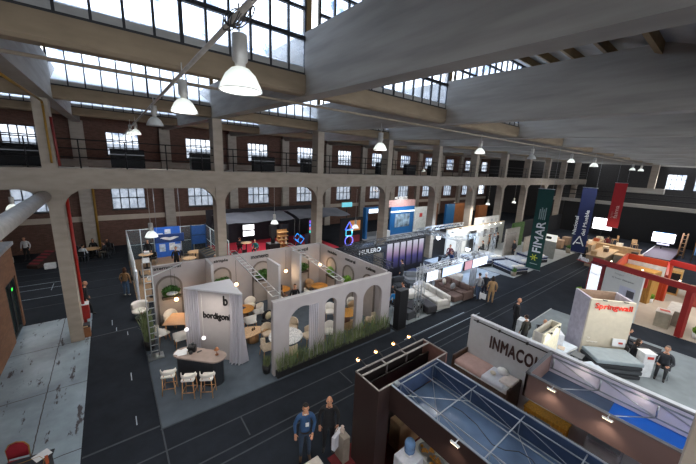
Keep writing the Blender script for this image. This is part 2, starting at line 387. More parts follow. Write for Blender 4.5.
# ------------------------------------------------------------------ roof
for x in XC:
    g = M()
    for y0, y1 in ((YF, YW),):
        a = [(y0, zb(y0)), (y1, zb(y1)), (y1, zb(y1)+GD), (y0, zb(y0)+GD)]
        g.prism(a, x-.23, x+.23, 'x')
    g.struct('ceiling_girder', conc)
boards = concrete_mat('roof_boards', '#b4b4b2', line=0, stain=.25); rib = mat('#8a7350', .8)
GH = 2.75
for r, y in enumerate(ROWS):
    z0 = zb(y)
    # sill beam under the glazing, one length per bay
    for k in range(len(XC)-1):
        a, b = XC[k]+.2, XC[k+1]-.2
        if b < -12 or a > 52: continue
        M().prism([(y-.08, z0+.1), (y-.02, z0+.04), (y+.26, z0+.04), (y+.26, z0+.5), (y-.08, z0+.5)], a, b, 'x').struct('ceiling_beam', cream)
        if r in (0,): continue
        n += 1; f = M(); zt = z0+.5; d = .46 if r == 2 else .5
        nn = round((b-a)/d)
        for i in range(nn+1):
            xx = a+(b-a)*i/nn; wdt = .035 if i % 6 == 0 else .022; f.box(xx-wdt, xx+wdt, y-.02, y+.06, zt, zt+GH)
        for i, zz_ in enumerate([.0, .82, 1.5, 2.1, 2.68]): f.box(a, b, y-.03, y+.06, zt+zz_, zt+zz_+(.06 if i != 1 else .09))
        o = f.struct(f'window_{n}', frame_dark)
        M().quad((a, y+.03, zt), (b, y+.03, zt), (b, y+.03, zt+GH), (a, y+.03, zt+GH)).part('pane', pane2, o)
        M().box(b, b+.14, y-.05, y+.18, zt+.2, zt+GH).part('jamb', rib, o)
    # sloping boarded roof rising to the next glazing
    y2 = y+9.1; za, zc = z0+.5, zb(y2)+.5+GH
    if y2 > YW: y2 = YW+.4; zc = za+(zc-za)*(y2-y)/9.1
    M().prism([(y, za), (y2, zc), (y2, zc+.2), (y, za+.2)], XL, XE, 'x').struct('ceiling', boards)
    M().prism([(y+.1, za+.21), (y2-.05, zc+.2), (y2-.05, zc+.24), (y+.1, za+.25)], XL, XE, 'x').struct('ceiling_added_white', mat('#eef0f2', .8, var=.03))  # white layer added over the roof so the lower panes look bright
    if r >= 1:
        for k in range(1, 8):
            tt = k/8; yy = y+9.1*tt
            if yy > YW: break
            zz_ = za+(zb(y+9.1)+.5+GH-za)*tt
            M().prism([(yy-.07, zz_-.28), (yy+.07, zz_-.28+.06), (yy+.07, zz_+.05), (yy-.07, zz_)], XL, XE, 'x').struct('ceiling_rib', rib)
# roof rim behind the last row so that no sky shows past the wall head
M().box(XL, XE, YW, YW+.4, 13.5, 14.5).struct('wall_head', dark)
# ------------------------------------------------------------------ gallery on columns
for i, x in enumerate(XC):
    x -= .15 if i == 1 else 0; c = M(); c.box(x-.22, x+.22, 16.45, 17.15, 0, zb(16.9)); c.struct('wall_column', colm)
    for s in (-1, 1):
        pts = [(x+s*.22, 6.62)]+[(x+s*(.22+.95*(1-math.cos(a))), 6.62-.85*(1-math.sin(a))) for a in [PI/2*k/6 for k in range(7)]][::-1]
        pts = [(x+s*.22, 6.62), (x+s*1.17, 6.62)]+[(x+s*(.22+.95*(1-math.sin(PI/2*k/6))), 5.77+.85*math.cos(PI/2*k/6)) for k in range(1, 7)]
        if s < 0: pts = pts[::-1]
        M().prism(pts, 16.5, 16.95, 'y').struct('wall_column_bracket', colm)
M().box(XL, XE-.5, 16.43, 16.95, 6.6, 7.42).struct('ceiling_gallery_beam', colm)
M().box(XL, XE-.5, 16.9, 18.9, 7.2, 7.40).struct('ceiling_gallery_slab', colm)
M().box(XL, XE-.5, 18.7, 18.95, 6.7, 7.4).struct('ceiling_gallery_beam', colm)
rl = thing('gallery_railing', 'thin dark metal railing running along the whole upper gallery', 'railing', (20, 16.6, 7.42))
m_ = M()
for z in (7.85, 8.2, 8.55): m_.tube((XL+.5, 16.6, z), (XE-1, 16.6, z), .022, 6)
m_.part('rail', rail_dark, rl, w=True)
for k in range(40):
    M().tube((XL+1+1.52*k, 16.6, 7.42), (XL+1+1.52*k, 16.6, 8.56), .025, 6).part('post', rail_dark, rl, w=True)
# dark boards standing on the gallery in front of the upper windows
for i, (gx, hw) in enumerate([(-2.75, .62), (.82, .66), (4.03, .5), (7.58, .66), (10.75, .5), (17.5, .42), (21.0, .6), (24.1, .42)]):
    b = M(); b.box(gx-hw, gx+hw, 18.1, 18.5, 7.42, 8.3)
    o = thing('flight_case', ['black flight case on the gallery left of the first column', 'black flight case on the gallery under the second upper window', 'black flight case on the gallery just left of the second column', 'black flight case on the gallery under the fourth upper window', 'black flight case on the gallery just left of the third column', 'black flight case on the gallery right of the fourth column', 'black flight case on the gallery left of the fifth column', 'small black flight case on the gallery right of the fifth column'][i], 'case', (gx, 18.3, 7.42), 0, 'flight cases on the gallery')
    b.part('case_body', dk2, o, w=True)
    M().box(gx-hw-.01, gx+hw+.01, 18.08, 18.52, 8.02, 8.06).part('lid_edge', mat('#5b5d60', .4, .8), o, w=True)
# column beside the camera
M().box(4.26, 4.74, -1.0, -.15, 0, zb(0)).struct('wall_near_column', colm)
# pipes, ducts
M().tube((-2.05, 16.6, 6.33), (-2.05, 5, 6.3), .21, 20).solo('ventilation_duct', mat('#a9a7a3', .5, .2), 'large round pale ventilation duct running to the gallery beam at left', 'duct')
red = mat('#a8261c', .45); yel = mat('#8f6c1e', .55)
o = thing('fire_riser', 'red fire pipe standing behind the left column with a red hydrant box at its foot', 'pipe', (-1.5, 17.6, 0))
M().tube((-1.5, 17.6, .006), (-1.5, 17.6, 7.2), .06, 8).part('pipe', red, o, w=True)
M().rbox((-1.52, 17.68, .85), (.42, .4, .7), .03).part('hydrant_box', mat('#9c241d', .5), o, w=True)
M().rbox((-1.52, 17.68, 1.22), (.44, .42, .05), .02).part('box_lid', mat('#c9ced2', .5), o, w=True)
M().tube((-1.15, YW-.55, 0), (-1.15, YW-.55, 6.8), .09, 8).solo('gas_pipe', yel, 'yellow pipe standing beside the wall pilaster at left', 'pipe')
o = M(); o.path([(-1.66, 16.35, 7.6), (-1.66, 16.35, 9.7), (-1.60, 15.6, 9.75), (-1.7, 9.0, 9.62)], .035, 8); o.solo('gas_pipe', yel, 'yellow pipe climbing the left column above the gallery', 'pipe')
o = M(); o.path([(-1.45, 16.38, 7.5), (-1.5, 16.38, 9.3)], .045, 8); o.solo('fire_pipe', mat('#6e1d1a', .5), 'dark red pipe on the left column above the gallery', 'pipe')
o = M(); o.tube((1.33, -2, 9.58), (1.33, 33, 9.72), .035, 8); o.solo('lamp_conduit', mat('#a39d94', .5), 'grey conduit carrying the row of lamps towards the windows', 'conduit')
o = M(); o.tube((-3, 8.2, 9.66), (50, 8.2, 9.66), .035, 8); o.solo('lamp_conduit', mat('#9a8d7c', .6), 'tan conduit crossing under the roof beams along the hall', 'conduit')
o = M()
for k in range(5):
    pts = [(1.33+.15*math.cos(a*.9+k)*(.6+.1*k), 3.86+.13*math.sin(a+k*.7), 9.58+.13*math.sin(a*1.3+k)) for a in [j*.45 for j in range(15)]]; o.path(pts, .008, 4)
o.solo('cable_coil', mat('#3b3733', .7), 'tangled coil of dark cable over the nearest lamp', 'cable')
# ------------------------------------------------------------------ high-bay lamps
lamp_shell = sheer('#eef3f4', .18); lamp_glow = emit('#fffaf2', 2.2); lamp_grey = mat('#b7b6b2', .5, .3)
def lamp_fn(on=True, drop=.5):
    o = thing('highbay_lamp', '', 'lamp')
    M().lathe([(.07,.30),(.12,.28),(.2,.2),(.26,.08),(.29,.0),(.285,-.01),(.25,.08),(.19,.19),(.09,.27)], n=24).part('shade', lamp_shell if on else mat('#c4c8c8', .4), o)
    M().lathe([(0,-.005),(.27,.0),(.265,.02),(0,.03)], n=20).part('lens', lamp_glow if on else mat('#9a9c9b', .3), o)
    M().lathe([(0,.70),(.1,.70),(.105,.44),(.1,.38),(.07,.35),(.07,.28),(0,.28)], n=16).part('housing', lamp_grey, o)
    M().tube((0,0,.7), (0,0,.72+drop), .012, 6).part('suspension', lamp_grey, o)
    return o
LON = Kind(lambda: lamp_fn(True, .35)); LOFF = Kind(lambda: lamp_fn(False, .35)); LDEEP = Kind(lambda: lamp_fn(True, 2.6))
for (x, y, z, K, lab) in [(1.33, 3.84, 8.8, LON, 'big glowing high-bay lamp nearest the camera, cable coiled over it'), (1.33, 7.15, 8.9, LON, 'second high-bay lamp of the row along the grey conduit'),
    (1.33, 11.8, 8.97, LOFF, 'dull unlit high-bay lamp beyond the second lamp of the conduit'), (1.4, 20.6, 9.15, LON, 'small lit high-bay lamp left of the upper window by the second column'), (1.3, 23.0, 9.2, LON, 'smallest lit lamp of the row along the grey conduit'),
    (7.75, 8.2, 8.58, LON, 'lit high-bay lamp hanging from the tan conduit at mid hall'), (14.4, 8.2, 8.84, LON, 'second lit lamp on the tan conduit towards the far end'), (20.3, 8.2, 8.86, LOFF, 'unlit high-bay lamp on the tan conduit'),
    (27.1, 8.2, 8.93, LON, 'lit lamp on the tan conduit above the green banner'), (30.8, 7.7, 8.75, LON, 'lit lamp hanging between the green and blue banners'), (49.6, 8.6, 8.9, LON, 'far lit lamp beyond the red banner'), (50.6, 8.0, 8.85, LON, 'farthest lit lamp, just right of the one beyond the red banner'),
    (-4.3, 24.2, 4.85, LDEEP, 'lit lamp hanging below the gallery at the far left window'), (1.41, 17.6, 4.1, LDEEP, 'lit lamp hanging low in front of the blue glass-walled stand'), (9.5, 21.0, 3.5, LDEEP, 'lit lamp hanging low in front of the red-carpeted area'),
    (16.3, 19.7, 2.8, LDEEP, 'lit lamp hanging low by the dark canopy and neon figure'), (39.5, 20.4, 3.7, LDEEP, 'small lit lamp in the arch left of the green banner, nearer of two'), (47.5, 20.6, 3.6, LDEEP, 'small lit lamp in the arch beside the green banner, farther of two'), (40.5, 26, 2.7, LDEEP, 'small lit lamp hanging over the white display wall'), (37.0, 29.5, 7.6, LON, 'lit lamp seen through the gallery, high at mid hall')]:
    lo_ = K.put((x, y, z), 0, lab); q_ = .85 if (x < 1.5 and y < 24 and z > 7) or 7 < x < 28 and abs(y-8.2) < .1 else 1; lo_.scale = (q_, q_, q_)
    if K is not LOFF and y < 28: light('SPOT', (x, y, z-.03), 420 if z > 7 else 200, (1, .96, .9), .2, (0,0,0), 2.8, 'lamp_and_fill_light')
# daylight
wd = bpy.data.worlds.new('sky'); bpy.context.scene.world = wd; wd.use_nodes = True; nt = wd.node_tree; N, L = nt.nodes, nt.links
bg = N['Background']; tc = N.new('ShaderNodeTexCoord'); no = N.new('ShaderNodeTexNoise'); no.inputs['Scale'].default_value = 9; no.inputs['Detail'].default_value = 9; no.inputs['Roughness'].default_value = .7
L.new(tc.outputs['Generated'], no.inputs['Vector']); cr = N.new('ShaderNodeValToRGB'); e = cr.color_ramp.elements
e[0].position = .40; e[0].color = (.09, .14, .24, 1); e[1].position = .52; e[1].color = (.95, .97, 1, 1); L.new(no.outputs['Fac'], cr.inputs['Fac']); L.new(cr.outputs['Color'], bg.inputs['Color'])
bg.inputs['Strength'].default_value = 5.5
sc = bpy.context.scene; sc.view_settings.view_transform = 'Standard'; sc.view_settings.look = 'None'; sc.view_settings.gamma = 1; sc.view_settings.exposure = .45
sc.cycles.max_bounces = 8; sc.cycles.diffuse_bounces = 4; sc.cycles.transparent_max_bounces = 12; sc.cycles.sample_clamp_indirect = 6; sc.cycles.caustics_reflective = False; sc.cycles.caustics_refractive = False

# outside: paved yard and the pale building across it, seen through the lower windows
M().box(-40, 90, YW+.5, 60, -.3, -.1).struct('ground_yard', mat('#8d8d8a', .9)); M().box(-40, 90, 52, 54, 0, 9.5).struct('wall_outside_building', mat('#9aa3ad', .9, var=.3, scale=.4))
for x, y in ((-7, 4), (1.6, -3.5), (9.5, -3), (18, -3.5), (28, -3.5), (8, -9), (22, -9), (45, 12), (46, 22), (57, 6), (34, 22), (22, 23), (10, 22)): light('SPOT', (x, y, 9.0), 520, (1, .96, .9), .25, (0, 0, 0), 2.8, 'lamp_and_fill_light')  # spots added to brighten the hall, no lamp fittings behind them
# ------------------------------------------------------------------ people
SKIN = mat('#c08c6e', .55, var=.05); SKIN2 = mat('#b98468', .55, var=.05); SHOE = mat('#1d1b1a', .5); WHITE_EYE = mat('#e9e6e0', .3, var=.02)
def person(label, loc, rz, pose='stand', shirt='#222428', legs='#26282e', hair='#231a14', skin=SKIN, long_hair=False, bald=False, shoe=SHOE, h=1.75, extra=None, group=None, arms=None, coat=0):
    t = thing('person', label, 'person', loc, rz, group)
    k = h/1.75; sit = pose == 'sit'; pz = .52 if sit else .95
    P = {}; r = {}
    def j(n, p, rad): P[n] = Vector(p); r[n] = rad
    ly = .06 if sit else 0
    j('pelvis', (0, 0, pz), (.155, .12)); j('waist', (0, .0, pz+.18), (.145, .105)); j('chest', (0, ly*.6-.01, pz+.36), (.165, .12)); j('collar', (0, ly, pz+.49), (.10, .085)); j('neck', (0, ly+.01, pz+.56), (.055, .055)); j('head0', (0, ly+.03, pz+.62), (.055, .055))
    A = arms or ({'L': ((-.27, .1, pz+.16), (-.16, .36, pz+.13)), 'R': ((.27, .1, pz+.16), (.16, .36, pz+.13))} if sit else {'L': ((-.27, -.04, pz+.2), (-.25, .06, pz-.04)), 'R': ((.27, -.04, pz+.2), (.25, .06, pz-.04))})
    for s, n in ((-1, 'L'), (1, 'R')):
        j('sho'+n, (s*.185, ly, pz+.455), (.07, .07)); j('elb'+n, A[n][0], (.05, .05)); j('wri'+n, A[n][1], (.034, .034))
        j('hip'+n, (s*.095, 0, pz-.06), (.105, .105))
        if sit: j('kne'+n, (s*.12, .42, .50), (.065, .065)); j('ank'+n, (s*.12, .40, .1), (.042, .042)); j('toe'+n, (s*.13, .56, .04), (.038, .038))
        elif pose == 'walk':
            d = s*.17; j('kne'+n, (s*.1, d*.7+.05, .5), (.065, .065)); j('ank'+n, (s*.1, d*1.3-.03, .1+(.04 if s < 0 else 0)), (.042, .042)); j('toe'+n, (s*.115, d*1.3+.13, .04), (.038, .038))
        else: j('kne'+n, (s*.11, .03, .5), (.065, .065)); j('ank'+n, (s*.115, -.01, .1), (.042, .042)); j('toe'+n, (s*.14, .14, .04), (.038, .038))
    E_ = [('pelvis','waist'),('waist','chest'),('chest','collar'),('collar','neck'),('neck','head0')]
    for n in 'LR': E_ += [('collar','sho'+n),('sho'+n,'elb'+n),('elb'+n,'wri'+n),('pelvis','hip'+n),('hip'+n,'kne'+n),('kne'+n,'ank'+n),('ank'+n,'toe'+n)]
    names = list(P); me = bpy.data.meshes.new('b'); me.from_pydata([P[q] for q in names], [(names.index(a), names.index(b)) for a, b in E_], [])
    o = bpy.data.objects.new('b', me); C.objects.link(o); md = o.modifiers.new('s', 'SKIN'); md.use_smooth_shade = True
    for i, q in enumerate(names):
        sv = me.skin_vertices[0].data[i]; sv.radius = r[q]; sv.use_root = (q == 'pelvis')
    sb = o.modifiers.new('u', 'SUBSURF'); sb.levels = 1
    bm_ = bmesh.new(); ev = bpy.data.meshes.new_from_object(o.evaluated_get(bpy.context.evaluated_depsgraph_get())); bm_.from_mesh(ev)
    bpy.data.objects.remove(o); bpy.data.meshes.remove(me); bpy.data.meshes.remove(ev)
    reg = {('pelvis','waist'):1}
    def region(c):
        best = None; bd = 9
        for a, b in E_:
            p, q = P[a], P[b]; d = q-p; tt = max(0, min(1, (c-p).dot(d)/d.length_squared)); dd = (c-(p+d*tt)).length-.03*(a == 'pelvis')
            if dd < bd: bd = dd; best = (a, b, tt)
        a, b, tt = best
        if a in ('neck',) or b == 'neck' and tt > .6: return 0
        if a.startswith('elb'): return 0 if tt > .93 else 1
        if a.startswith('ank'): return 3
        if a.startswith('kne') and tt > .9: return 3
        if a.startswith('hip'): return 1 if coat and (c.z > P['hipL'].z-coat) else 2
        if a.startswith('kne'): return 1 if coat and c.z > P['hipL'].z-coat else 2
        if b.startswith('hip'): return 1 if coat else 2
        if a == 'pelvis' and c.z < pz+.02: return 1 if coat else 2
        return 1
    for f in bm_.faces: f.material_index = region(f.calc_center_median()); f.smooth = True
    m = M(); m.b.free(); m.b = bm_; m.mi = 0
    hc = P['head0']+Vector((0, .02, .12))
    m.sph(hc, (.078, .098, .118), 14, 10)
    m.sph(hc+Vector((0, .02, -.06)), (.058, .07, .065), 10, 8)                     # jaw
    m.sph(hc+Vector((0, .1, -.012)), (.014, .022, .024), 6, 5)                    # nose
    m.tube(hc+Vector((-.028, .083, -.058)), hc+Vector((.028, .083, -.058)), .008, 5)  # mouth
    for s in (-1, 1): m.sph(hc+Vector((s*.08, .0, -.01)), (.014, .028, .036), 6, 5)   # ears
    for s, n in ((-1, 'L'), (1, 'R')):                                            # hands
        w_ = P['wri'+n]; d = (w_-P['elb'+n]).normalized(); side = Vector((1, 0, 0)); side = (side-d*side.dot(d)); side = side.normalized() if side.length > .1 else Vector((0, 1, 0)); up = d.cross(side).normalized()
        m.tube(w_-d*.01, w_+d*.05, .026, 6, .036); m.tube(w_+d*.05, w_+d*.095, .036, 6, .03)
        for q, (off, ln) in enumerate(((-.028, .062), (-.01, .075), (.009, .07), (.027, .055))):
            b0 = w_+d*.085+side*off; b1 = b0+d*ln*.55+up*.012*(1 if n == 'L' else -1)*.5; b2 = b1+d*ln*.4-up*.012; m.tube(b0, b1, .0095, 5, .009); m.tube(b1, b2, .009, 5, .007)
        tb = w_+d*.03-side*s*.03; m.tube(tb, tb-side*s*.03+d*.03, .012, 5, .01); m.tube(tb-side*s*.03+d*.03, tb-side*s*.035+d*.06, .01, 5, .008)
    m.mi = 4
    for s in (-1, 1): m.sph(hc+Vector((s*.032, .083, .012)), (.013, .01, .009), 6, 5)
    m.mi = 5
    for s in (-1, 1):
        m.sph(hc+Vector((s*.032, .091, .012)), (.006, .005, .007), 5, 4); m.tube(hc+Vector((s*.016, .089, .034)), hc+Vector((s*.05, .076, .034)), .005, 4)
    hm = mat(hair, .7, var=.2, scale=30)
    body = m.part('body', [skin, mat(shirt, .85, var=.12, scale=9), mat(legs, .85, var=.12, scale=9), shoe, WHITE_EYE, hm], t)
    if not bald:
        g = M(); tt = bmesh.new(); bmesh.ops.create_uvsphere(tt, u_segments=14, v_segments=10, radius=1)
        dele = [v for v in tt.verts if (v.co.z < -.15 and v.co.y > -.25) or (v.co.y > .5 and v.co.z < .35) or v.co.z < -.55]; bmesh.ops.delete(tt, geom=dele, context='VERTS')
        for v in tt.verts: v.co = Vector((v.co.x*.09, v.co.y*.108-.006, v.co.z*.128+.01))
        for f in tt.faces: f.smooth = True
        g.merge(tt, Matrix.Translation(hc))
        if long_hair:
            g.sph(hc+Vector((0, -.07, -.1)), (.085, .05, .2), 10, 8)
            for s in (-1, 1): g.sph(hc+Vector((s*.075, -.01, -.1)), (.025, .05, .14), 8, 6)
        g.part('hair', hm, t)
    if not sit:
        M().lathe([(.157, 0), (.16, .035), (.157, .05)], (0, 0, pz-.02), 16, 1, .8).part('belt' if not coat else 'coat_hem', mat('#2a211b' if not coat else shirt, .5), t) if not coat else None
    M().lathe([(.062, 0), (.07, .03), (.06, .045)], (0, P['neck'].y-.002, pz+.515), 12).part('collar', mat(extra or shirt, .8, var=.1), t)
    t.scale = (k, k, k)
    return t
# ------------------------------------------------------------------ furniture kinds (authored facing +y, base at origin)
oak = wood('#b98a5c'); palewood = wood('#c9a57c'); walnut = wood('#6b4630'); honey = wood('#c08a3e'); darkwood = wood('#3d2a20')
whitef = mat('#e4e1db', .85, var=.05); beigef = mat('#c6b59f', .9, var=.1, scale=14); greyf = mat('#8d8f90', .9, var=.1); blackp = mat('#17181a', .45); whitep = mat('#dfe2e4', .45, var=.04); steel = mat('#a9aeb3', .35, .9, var=.05); alum = mat('#c3c8cc', .38, .75, var=.05)
navy = mat('#1d2a45', .8); navy2 = mat('#24487c', .8); taupe = mat('#8b8079', .9, var=.06, scale=2)
def shell_chair(cush, lg, back=None, hh=.45):
    def fn():
        t = thing('armchair', '', 'chair')
        M().rbox((0, .01, hh-.04), (.5, .5, .11), .05, seg=3).part('seat', cush, t)
        P = []
        for i in range(13):
            a = PI*(.02+.96*i/12); row = []
            x, y = -.29*math.cos(a), -.3*math.sin(a)+.05; top = hh+.2+.17*math.sin(a)
            for rr_, z in ((1, hh-.05), (1.06, top), (.98, top+.015), (.9, top-.01), (.88, hh-.02)): row.append((x*rr_, (y-.05)*rr_+.05, z))
            P.append(row)
        M().grid(P).part('backrest', back or cush, t)
        for sx in (-1, 1):
            for sy in (-1, 1): M().tube((sx*.2, sy*.19, hh-.08), (sx*.24, sy*.24, 0), .02, 7, .013).part('leg', lg, t)
        return t
    return fn
def bar_stool():
    t = thing('bar_stool', '', 'stool'); hs = .70
    M().rbox((0, 0, hs), (.42, .4, .09), .04, seg=3).part('seat', whitef, t)
    P = []
    for i in range(11):
        a = PI*(.05+.9*i/10); x, y = -.235*math.cos(a), -.235*math.sin(a)-.0
        P.append([(x*q, y*q, z) for q, z in ((1, hs+.1), (1.04, hs+.12), (1.06, hs+.2), (1.0, hs+.25), (.92, hs+.22), (.9, hs+.12), (1, hs+.1))])
    M().grid(P).part('backrest', whitef, t)
    m = M()
    for i in (0, 3, 7, 10): a = PI*(.05+.09*i); m.tube((-.21*math.cos(a), -.21*math.sin(a), hs), (-.225*math.cos(a), -.225*math.sin(a), hs+.14), .013, 6)
    m.part('back_support', oak, t)
    for sx in (-1, 1):
        for sy in (-1, 1): M().tube((sx*.16, sy*.15, hs-.03), (sx*.2, sy*.19, 0), .019, 7, .014).part('leg', oak, t)
    m = M(); z = .24
    q = [(-.19, -.18, z), (.19, -.18, z), (.19, .18, z), (-.19, .18, z)]
    for i in range(4): m.tube(q[i], q[(i+1) % 4], .012, 6)
    m.part('footrest', oak, t); return t
def simple_chair(cush, lg):
    def fn():
        t = thing('chair', '', 'chair')
        M().rbox((0, 0, .45), (.44, .44, .06), .025).part('seat', cush, t)
        M().rbox((0, -.22, .70), (.42, .045, .36), .02).part('backrest', cush, t)
        for sx in (-1, 1):
            M().tube((sx*.19, .19, .43), (sx*.2, .21, 0), .016, 6).part('leg', lg, t); M().tube((sx*.19, -.2, .86), (sx*.2, -.24, 0), .016, 6).part('leg', lg, t)
        return t
    return fn
def round_table(r, h, top, leg, kind='pedestal', th=.03):
    def fn():
        t = thing('round_table', '', 'table')
        M().lathe([(0, h-th), (r-.03, h-th), (r, h-th*.6), (r, h-th*.2), (r-.01, h), (0, h)], n=32).part('tabletop', top, t)
        if kind == 'pedestal':
            M().lathe([(0, 0), (r*.45, 0), (r*.45, .02), (.05, .05), (.04, h-.06), (.14, h-th), (0, h-th)], n=20).part('base', leg, t)
        elif kind == 'drum': M().lathe([(0, 0), (r*.5, 0), (r*.42, h-th), (0, h-th)], n=24).part('base', leg, t)
        else:
            for i in range(4): a = PI/4+PI/2*i; M().tube((r*.55*math.cos(a), r*.55*math.sin(a), h-th), (r*.7*math.cos(a), r*.7*math.sin(a), 0), .022, 7, .014).part('leg', leg, t)
        return t
    return fn
def bed(wd, ln, base_m, mat_m, top_m, h=.5, pillows=0, cover=None):
    """mattress on a base, head at -y"""
    def fn():
        t = thing('mattress_bed', '', 'bed')
        M().rbox((0, 0, h*.25), (wd, ln, h*.5-.04), .03).part('bed_base', base_m, t)
        q = M().rbox((0, 0, h*.72), (wd, ln, h*.5), .06, seg=3).part('mattress', mat_m, t)
        M().rbox((0, 0, h*.97), (wd-.03, ln-.03, .05), .024).part('topper', top_m, t)
        m = M()
        for z in (h*.55, h*.9): m.path([(-wd/2, -ln/2, z), (wd/2, -ln/2, z), (wd/2, ln/2, z), (-wd/2, ln/2, z), (-wd/2, -ln/2, z)], .012, 5)
        m.part('piping', whitef, q)
        if cover: M().rbox((0, ln*.28, h*.99), (wd+.02, ln*.36, .05), .02).part('cover', cover, t)
        for i in range(pillows):
            x = (i-(pillows-1)/2)*.62; M().sph((x, -ln/2+.3, h+.07), (.3, .2, .09), 12, 8).part('pillow', whitef, t)
        return t
    return fn
def sofa(ln, dp, m_, seats, chaise=0, h=.42):
    def fn():
        t = thing('sofa', '', 'sofa')
        M().rbox((0, 0, .17), (ln, dp, .26), .04).part('base', m_, t)
        M().rbox((0, -dp/2+.12, .5), (ln, .24, .6), .08, seg=3).part('back', m_, t)
        for s in (-1, 1): M().rbox((s*(ln/2-.1), 0, .36), (.2, dp, .46), .07, seg=3).part('arm', m_, t)
        w = (ln-.4)/seats
        for i in range(seats):
            x = -ln/2+.2+w*(i+.5); M().rbox((x, .1, h-.03), (w-.02, dp-.28, .2), .06, seg=3).part('seat_cushion', m_, t)
            M().rbox((x, -dp/2+.3, h+.27), (w-.04, .18, .38), .07, seg=3).part('back_cushion', m_, t)
        if chaise: M().rbox((chaise*(ln/2-w/2-.1), dp/2+.4, .26), (w+.1, .85, .36), .07, seg=3).part('chaise', m_, t)
        for sx in (-1, 1):
            for sy in (-1, 1): M().tube((sx*(ln/2-.12), sy*(dp/2-.1), .06), (sx*(ln/2-.12), sy*(dp/2-.1), 0), .025, 6).part('foot', blackp, t)
        return t
    return fn
def plant_leaves(c, r, h, n, leaf=.12, wdt=.03, spread=.7, droop=.25, seed=1):
    rd = random.Random(seed); m = M()
    for _ in range(n):
        a = rd.random()*2*PI; q = math.sqrt(rd.random())*r; x, y = c[0]+q*math.cos(a), c[1]+q*math.sin(a); hh = h*rd.uniform(.55, 1); a2 = rd.random()*2*PI; s = spread*rd.random()*hh; dx, dy = math.cos(a2), math.sin(a2); px, py = -dy*wdt, dx*wdt
        p = [(x, y, c[2]), (x+dx*s*.35, y+dy*s*.35, c[2]+hh*.6), (x+dx*s, y+dy*s, c[2]+hh*(1-droop*rd.random()))]
        m.quad((p[0][0]-px*.6, p[0][1]-py*.6, p[0][2]), (p[0][0]+px*.6, p[0][1]+py*.6, p[0][2]), (p[1][0]+px, p[1][1]+py, p[1][2]), (p[1][0]-px, p[1][1]-py, p[1][2]))
        m.quad((p[1][0]-px, p[1][1]-py, p[1][2]), (p[1][0]+px, p[1][1]+py, p[1][2]), (p[2][0]+px*.1, p[2][1]+py*.1, p[2][2]), (p[2][0]-px*.1, p[2][1]-py*.1, p[2][2]))
    return m
grass_m = mat('#74835a', .8, var=.4, scale=2.5); leaf_m = mat('#3f6a2c', .75, var=.4, scale=6); lime_m = mat('#6c9a2c', .7, var=.3, scale=8)
def bush(c, r, n, seed=1, leaf=.1):
    rd = random.Random(seed); m = M()
    for _ in range(n):
        v = Vector((rd.gauss(0,1), rd.gauss(0,1), rd.gauss(0,1))).normalized(); p = Vector(c)+Vector((v.x*r[0], v.y*r[1], v.z*r[2]))*rd.uniform(.5, 1)
        a = Vector((rd.gauss(0,1), rd.gauss(0,1), rd.gauss(0,1))).normalized()*leaf; b = a.cross(v).normalized()*leaf*.45
        m.quad(p-a*.5, p+b, p+a*.5, p-b)
    return m
def truss(p, q, up, s=.24, r=.018, n=None, flat=False, name='truss', label='', parent=None, alum=alum):
    """lattice truss between p and q; returns its Empty with chord/brace parts"""
    p, q, U = Vector(p), Vector(q), Vector(up).normalized(); d = (q-p); ln = d.length; d.normalize(); S = d.cross(U).normalized()
    t = thing(name, label, 'truss', p) if parent is None else parent
    cs = [S*a*s/2+U*b*s/2 for a, b in (((-1, -1), (1, -1), (1, 1), (-1, 1)) if not flat else ((-1, 0), (1, 0)))]
    for c in cs: M().tube(p+c, q+c, r, 7).part('chord', alum, t, w=True)
    n = n or max(2, round(ln/(s*1.3))); m = M(); k = len(cs)
    if flat:
        for i in range(n+1): a = p+d*ln*i/n; M().tube(a+cs[0], a+cs[1], r*.8, 5).part('rung', alum, t, w=True)
        return t
    for i in range(n):
        a = p+d*ln*i/n; b = p+d*ln*(i+1)/n
        if flat: m.tube(a+cs[0], a+cs[1], r*.8, 5)
        else:
            for e in range(k):
                f = (e+1) % k; x, y = (e, f) if i % 2 else (f, e); m.tube(a+cs[x], b+cs[y], r*.55, 5)
    if flat: m.tube(q+cs[0], q+cs[1], r*.8, 5)
    m.part('brace', alum, t, w=True)
    return t
def panel(label, cat, name, x0, x1, y0, y1, z0, z1, m_, trim=None):
    """exhibition wall panel: body, skirting strip and top edge"""
    cx, cy = (x0+x1)/2, (y0+y1)/2
    t = thing(name, label, cat, (cx, cy, z0))
    M().box(x0, x1, y0, y1, z0, z1-.03).part('wall_panel', m_, t, w=True)
    M().box(x0-.004, x1+.004, y0-.004, y1+.004, z1-.03, z1).part('top_edge', trim or m_, t, w=True)
    return t
SC = Kind(simple_chair(mat('#2b2d31', .7), steel))
# ------------------------------------------------------------------ grey-beige furniture stand with arches
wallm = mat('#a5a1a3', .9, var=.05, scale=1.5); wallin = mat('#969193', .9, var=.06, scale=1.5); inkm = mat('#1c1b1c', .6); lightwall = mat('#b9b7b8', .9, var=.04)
M().box(.55, 10.55, 9.30, 16.3, 0, .03).struct('floor_stand_carpet', mat('#4d5863', .95, var=.12, scale=2.5))
M().box(.52, .56, 5, 16.3, 0, .012).box(.5, 10.6, 9.27, 9.31, 0, .02).struct('floor_stand_edge', tapef)
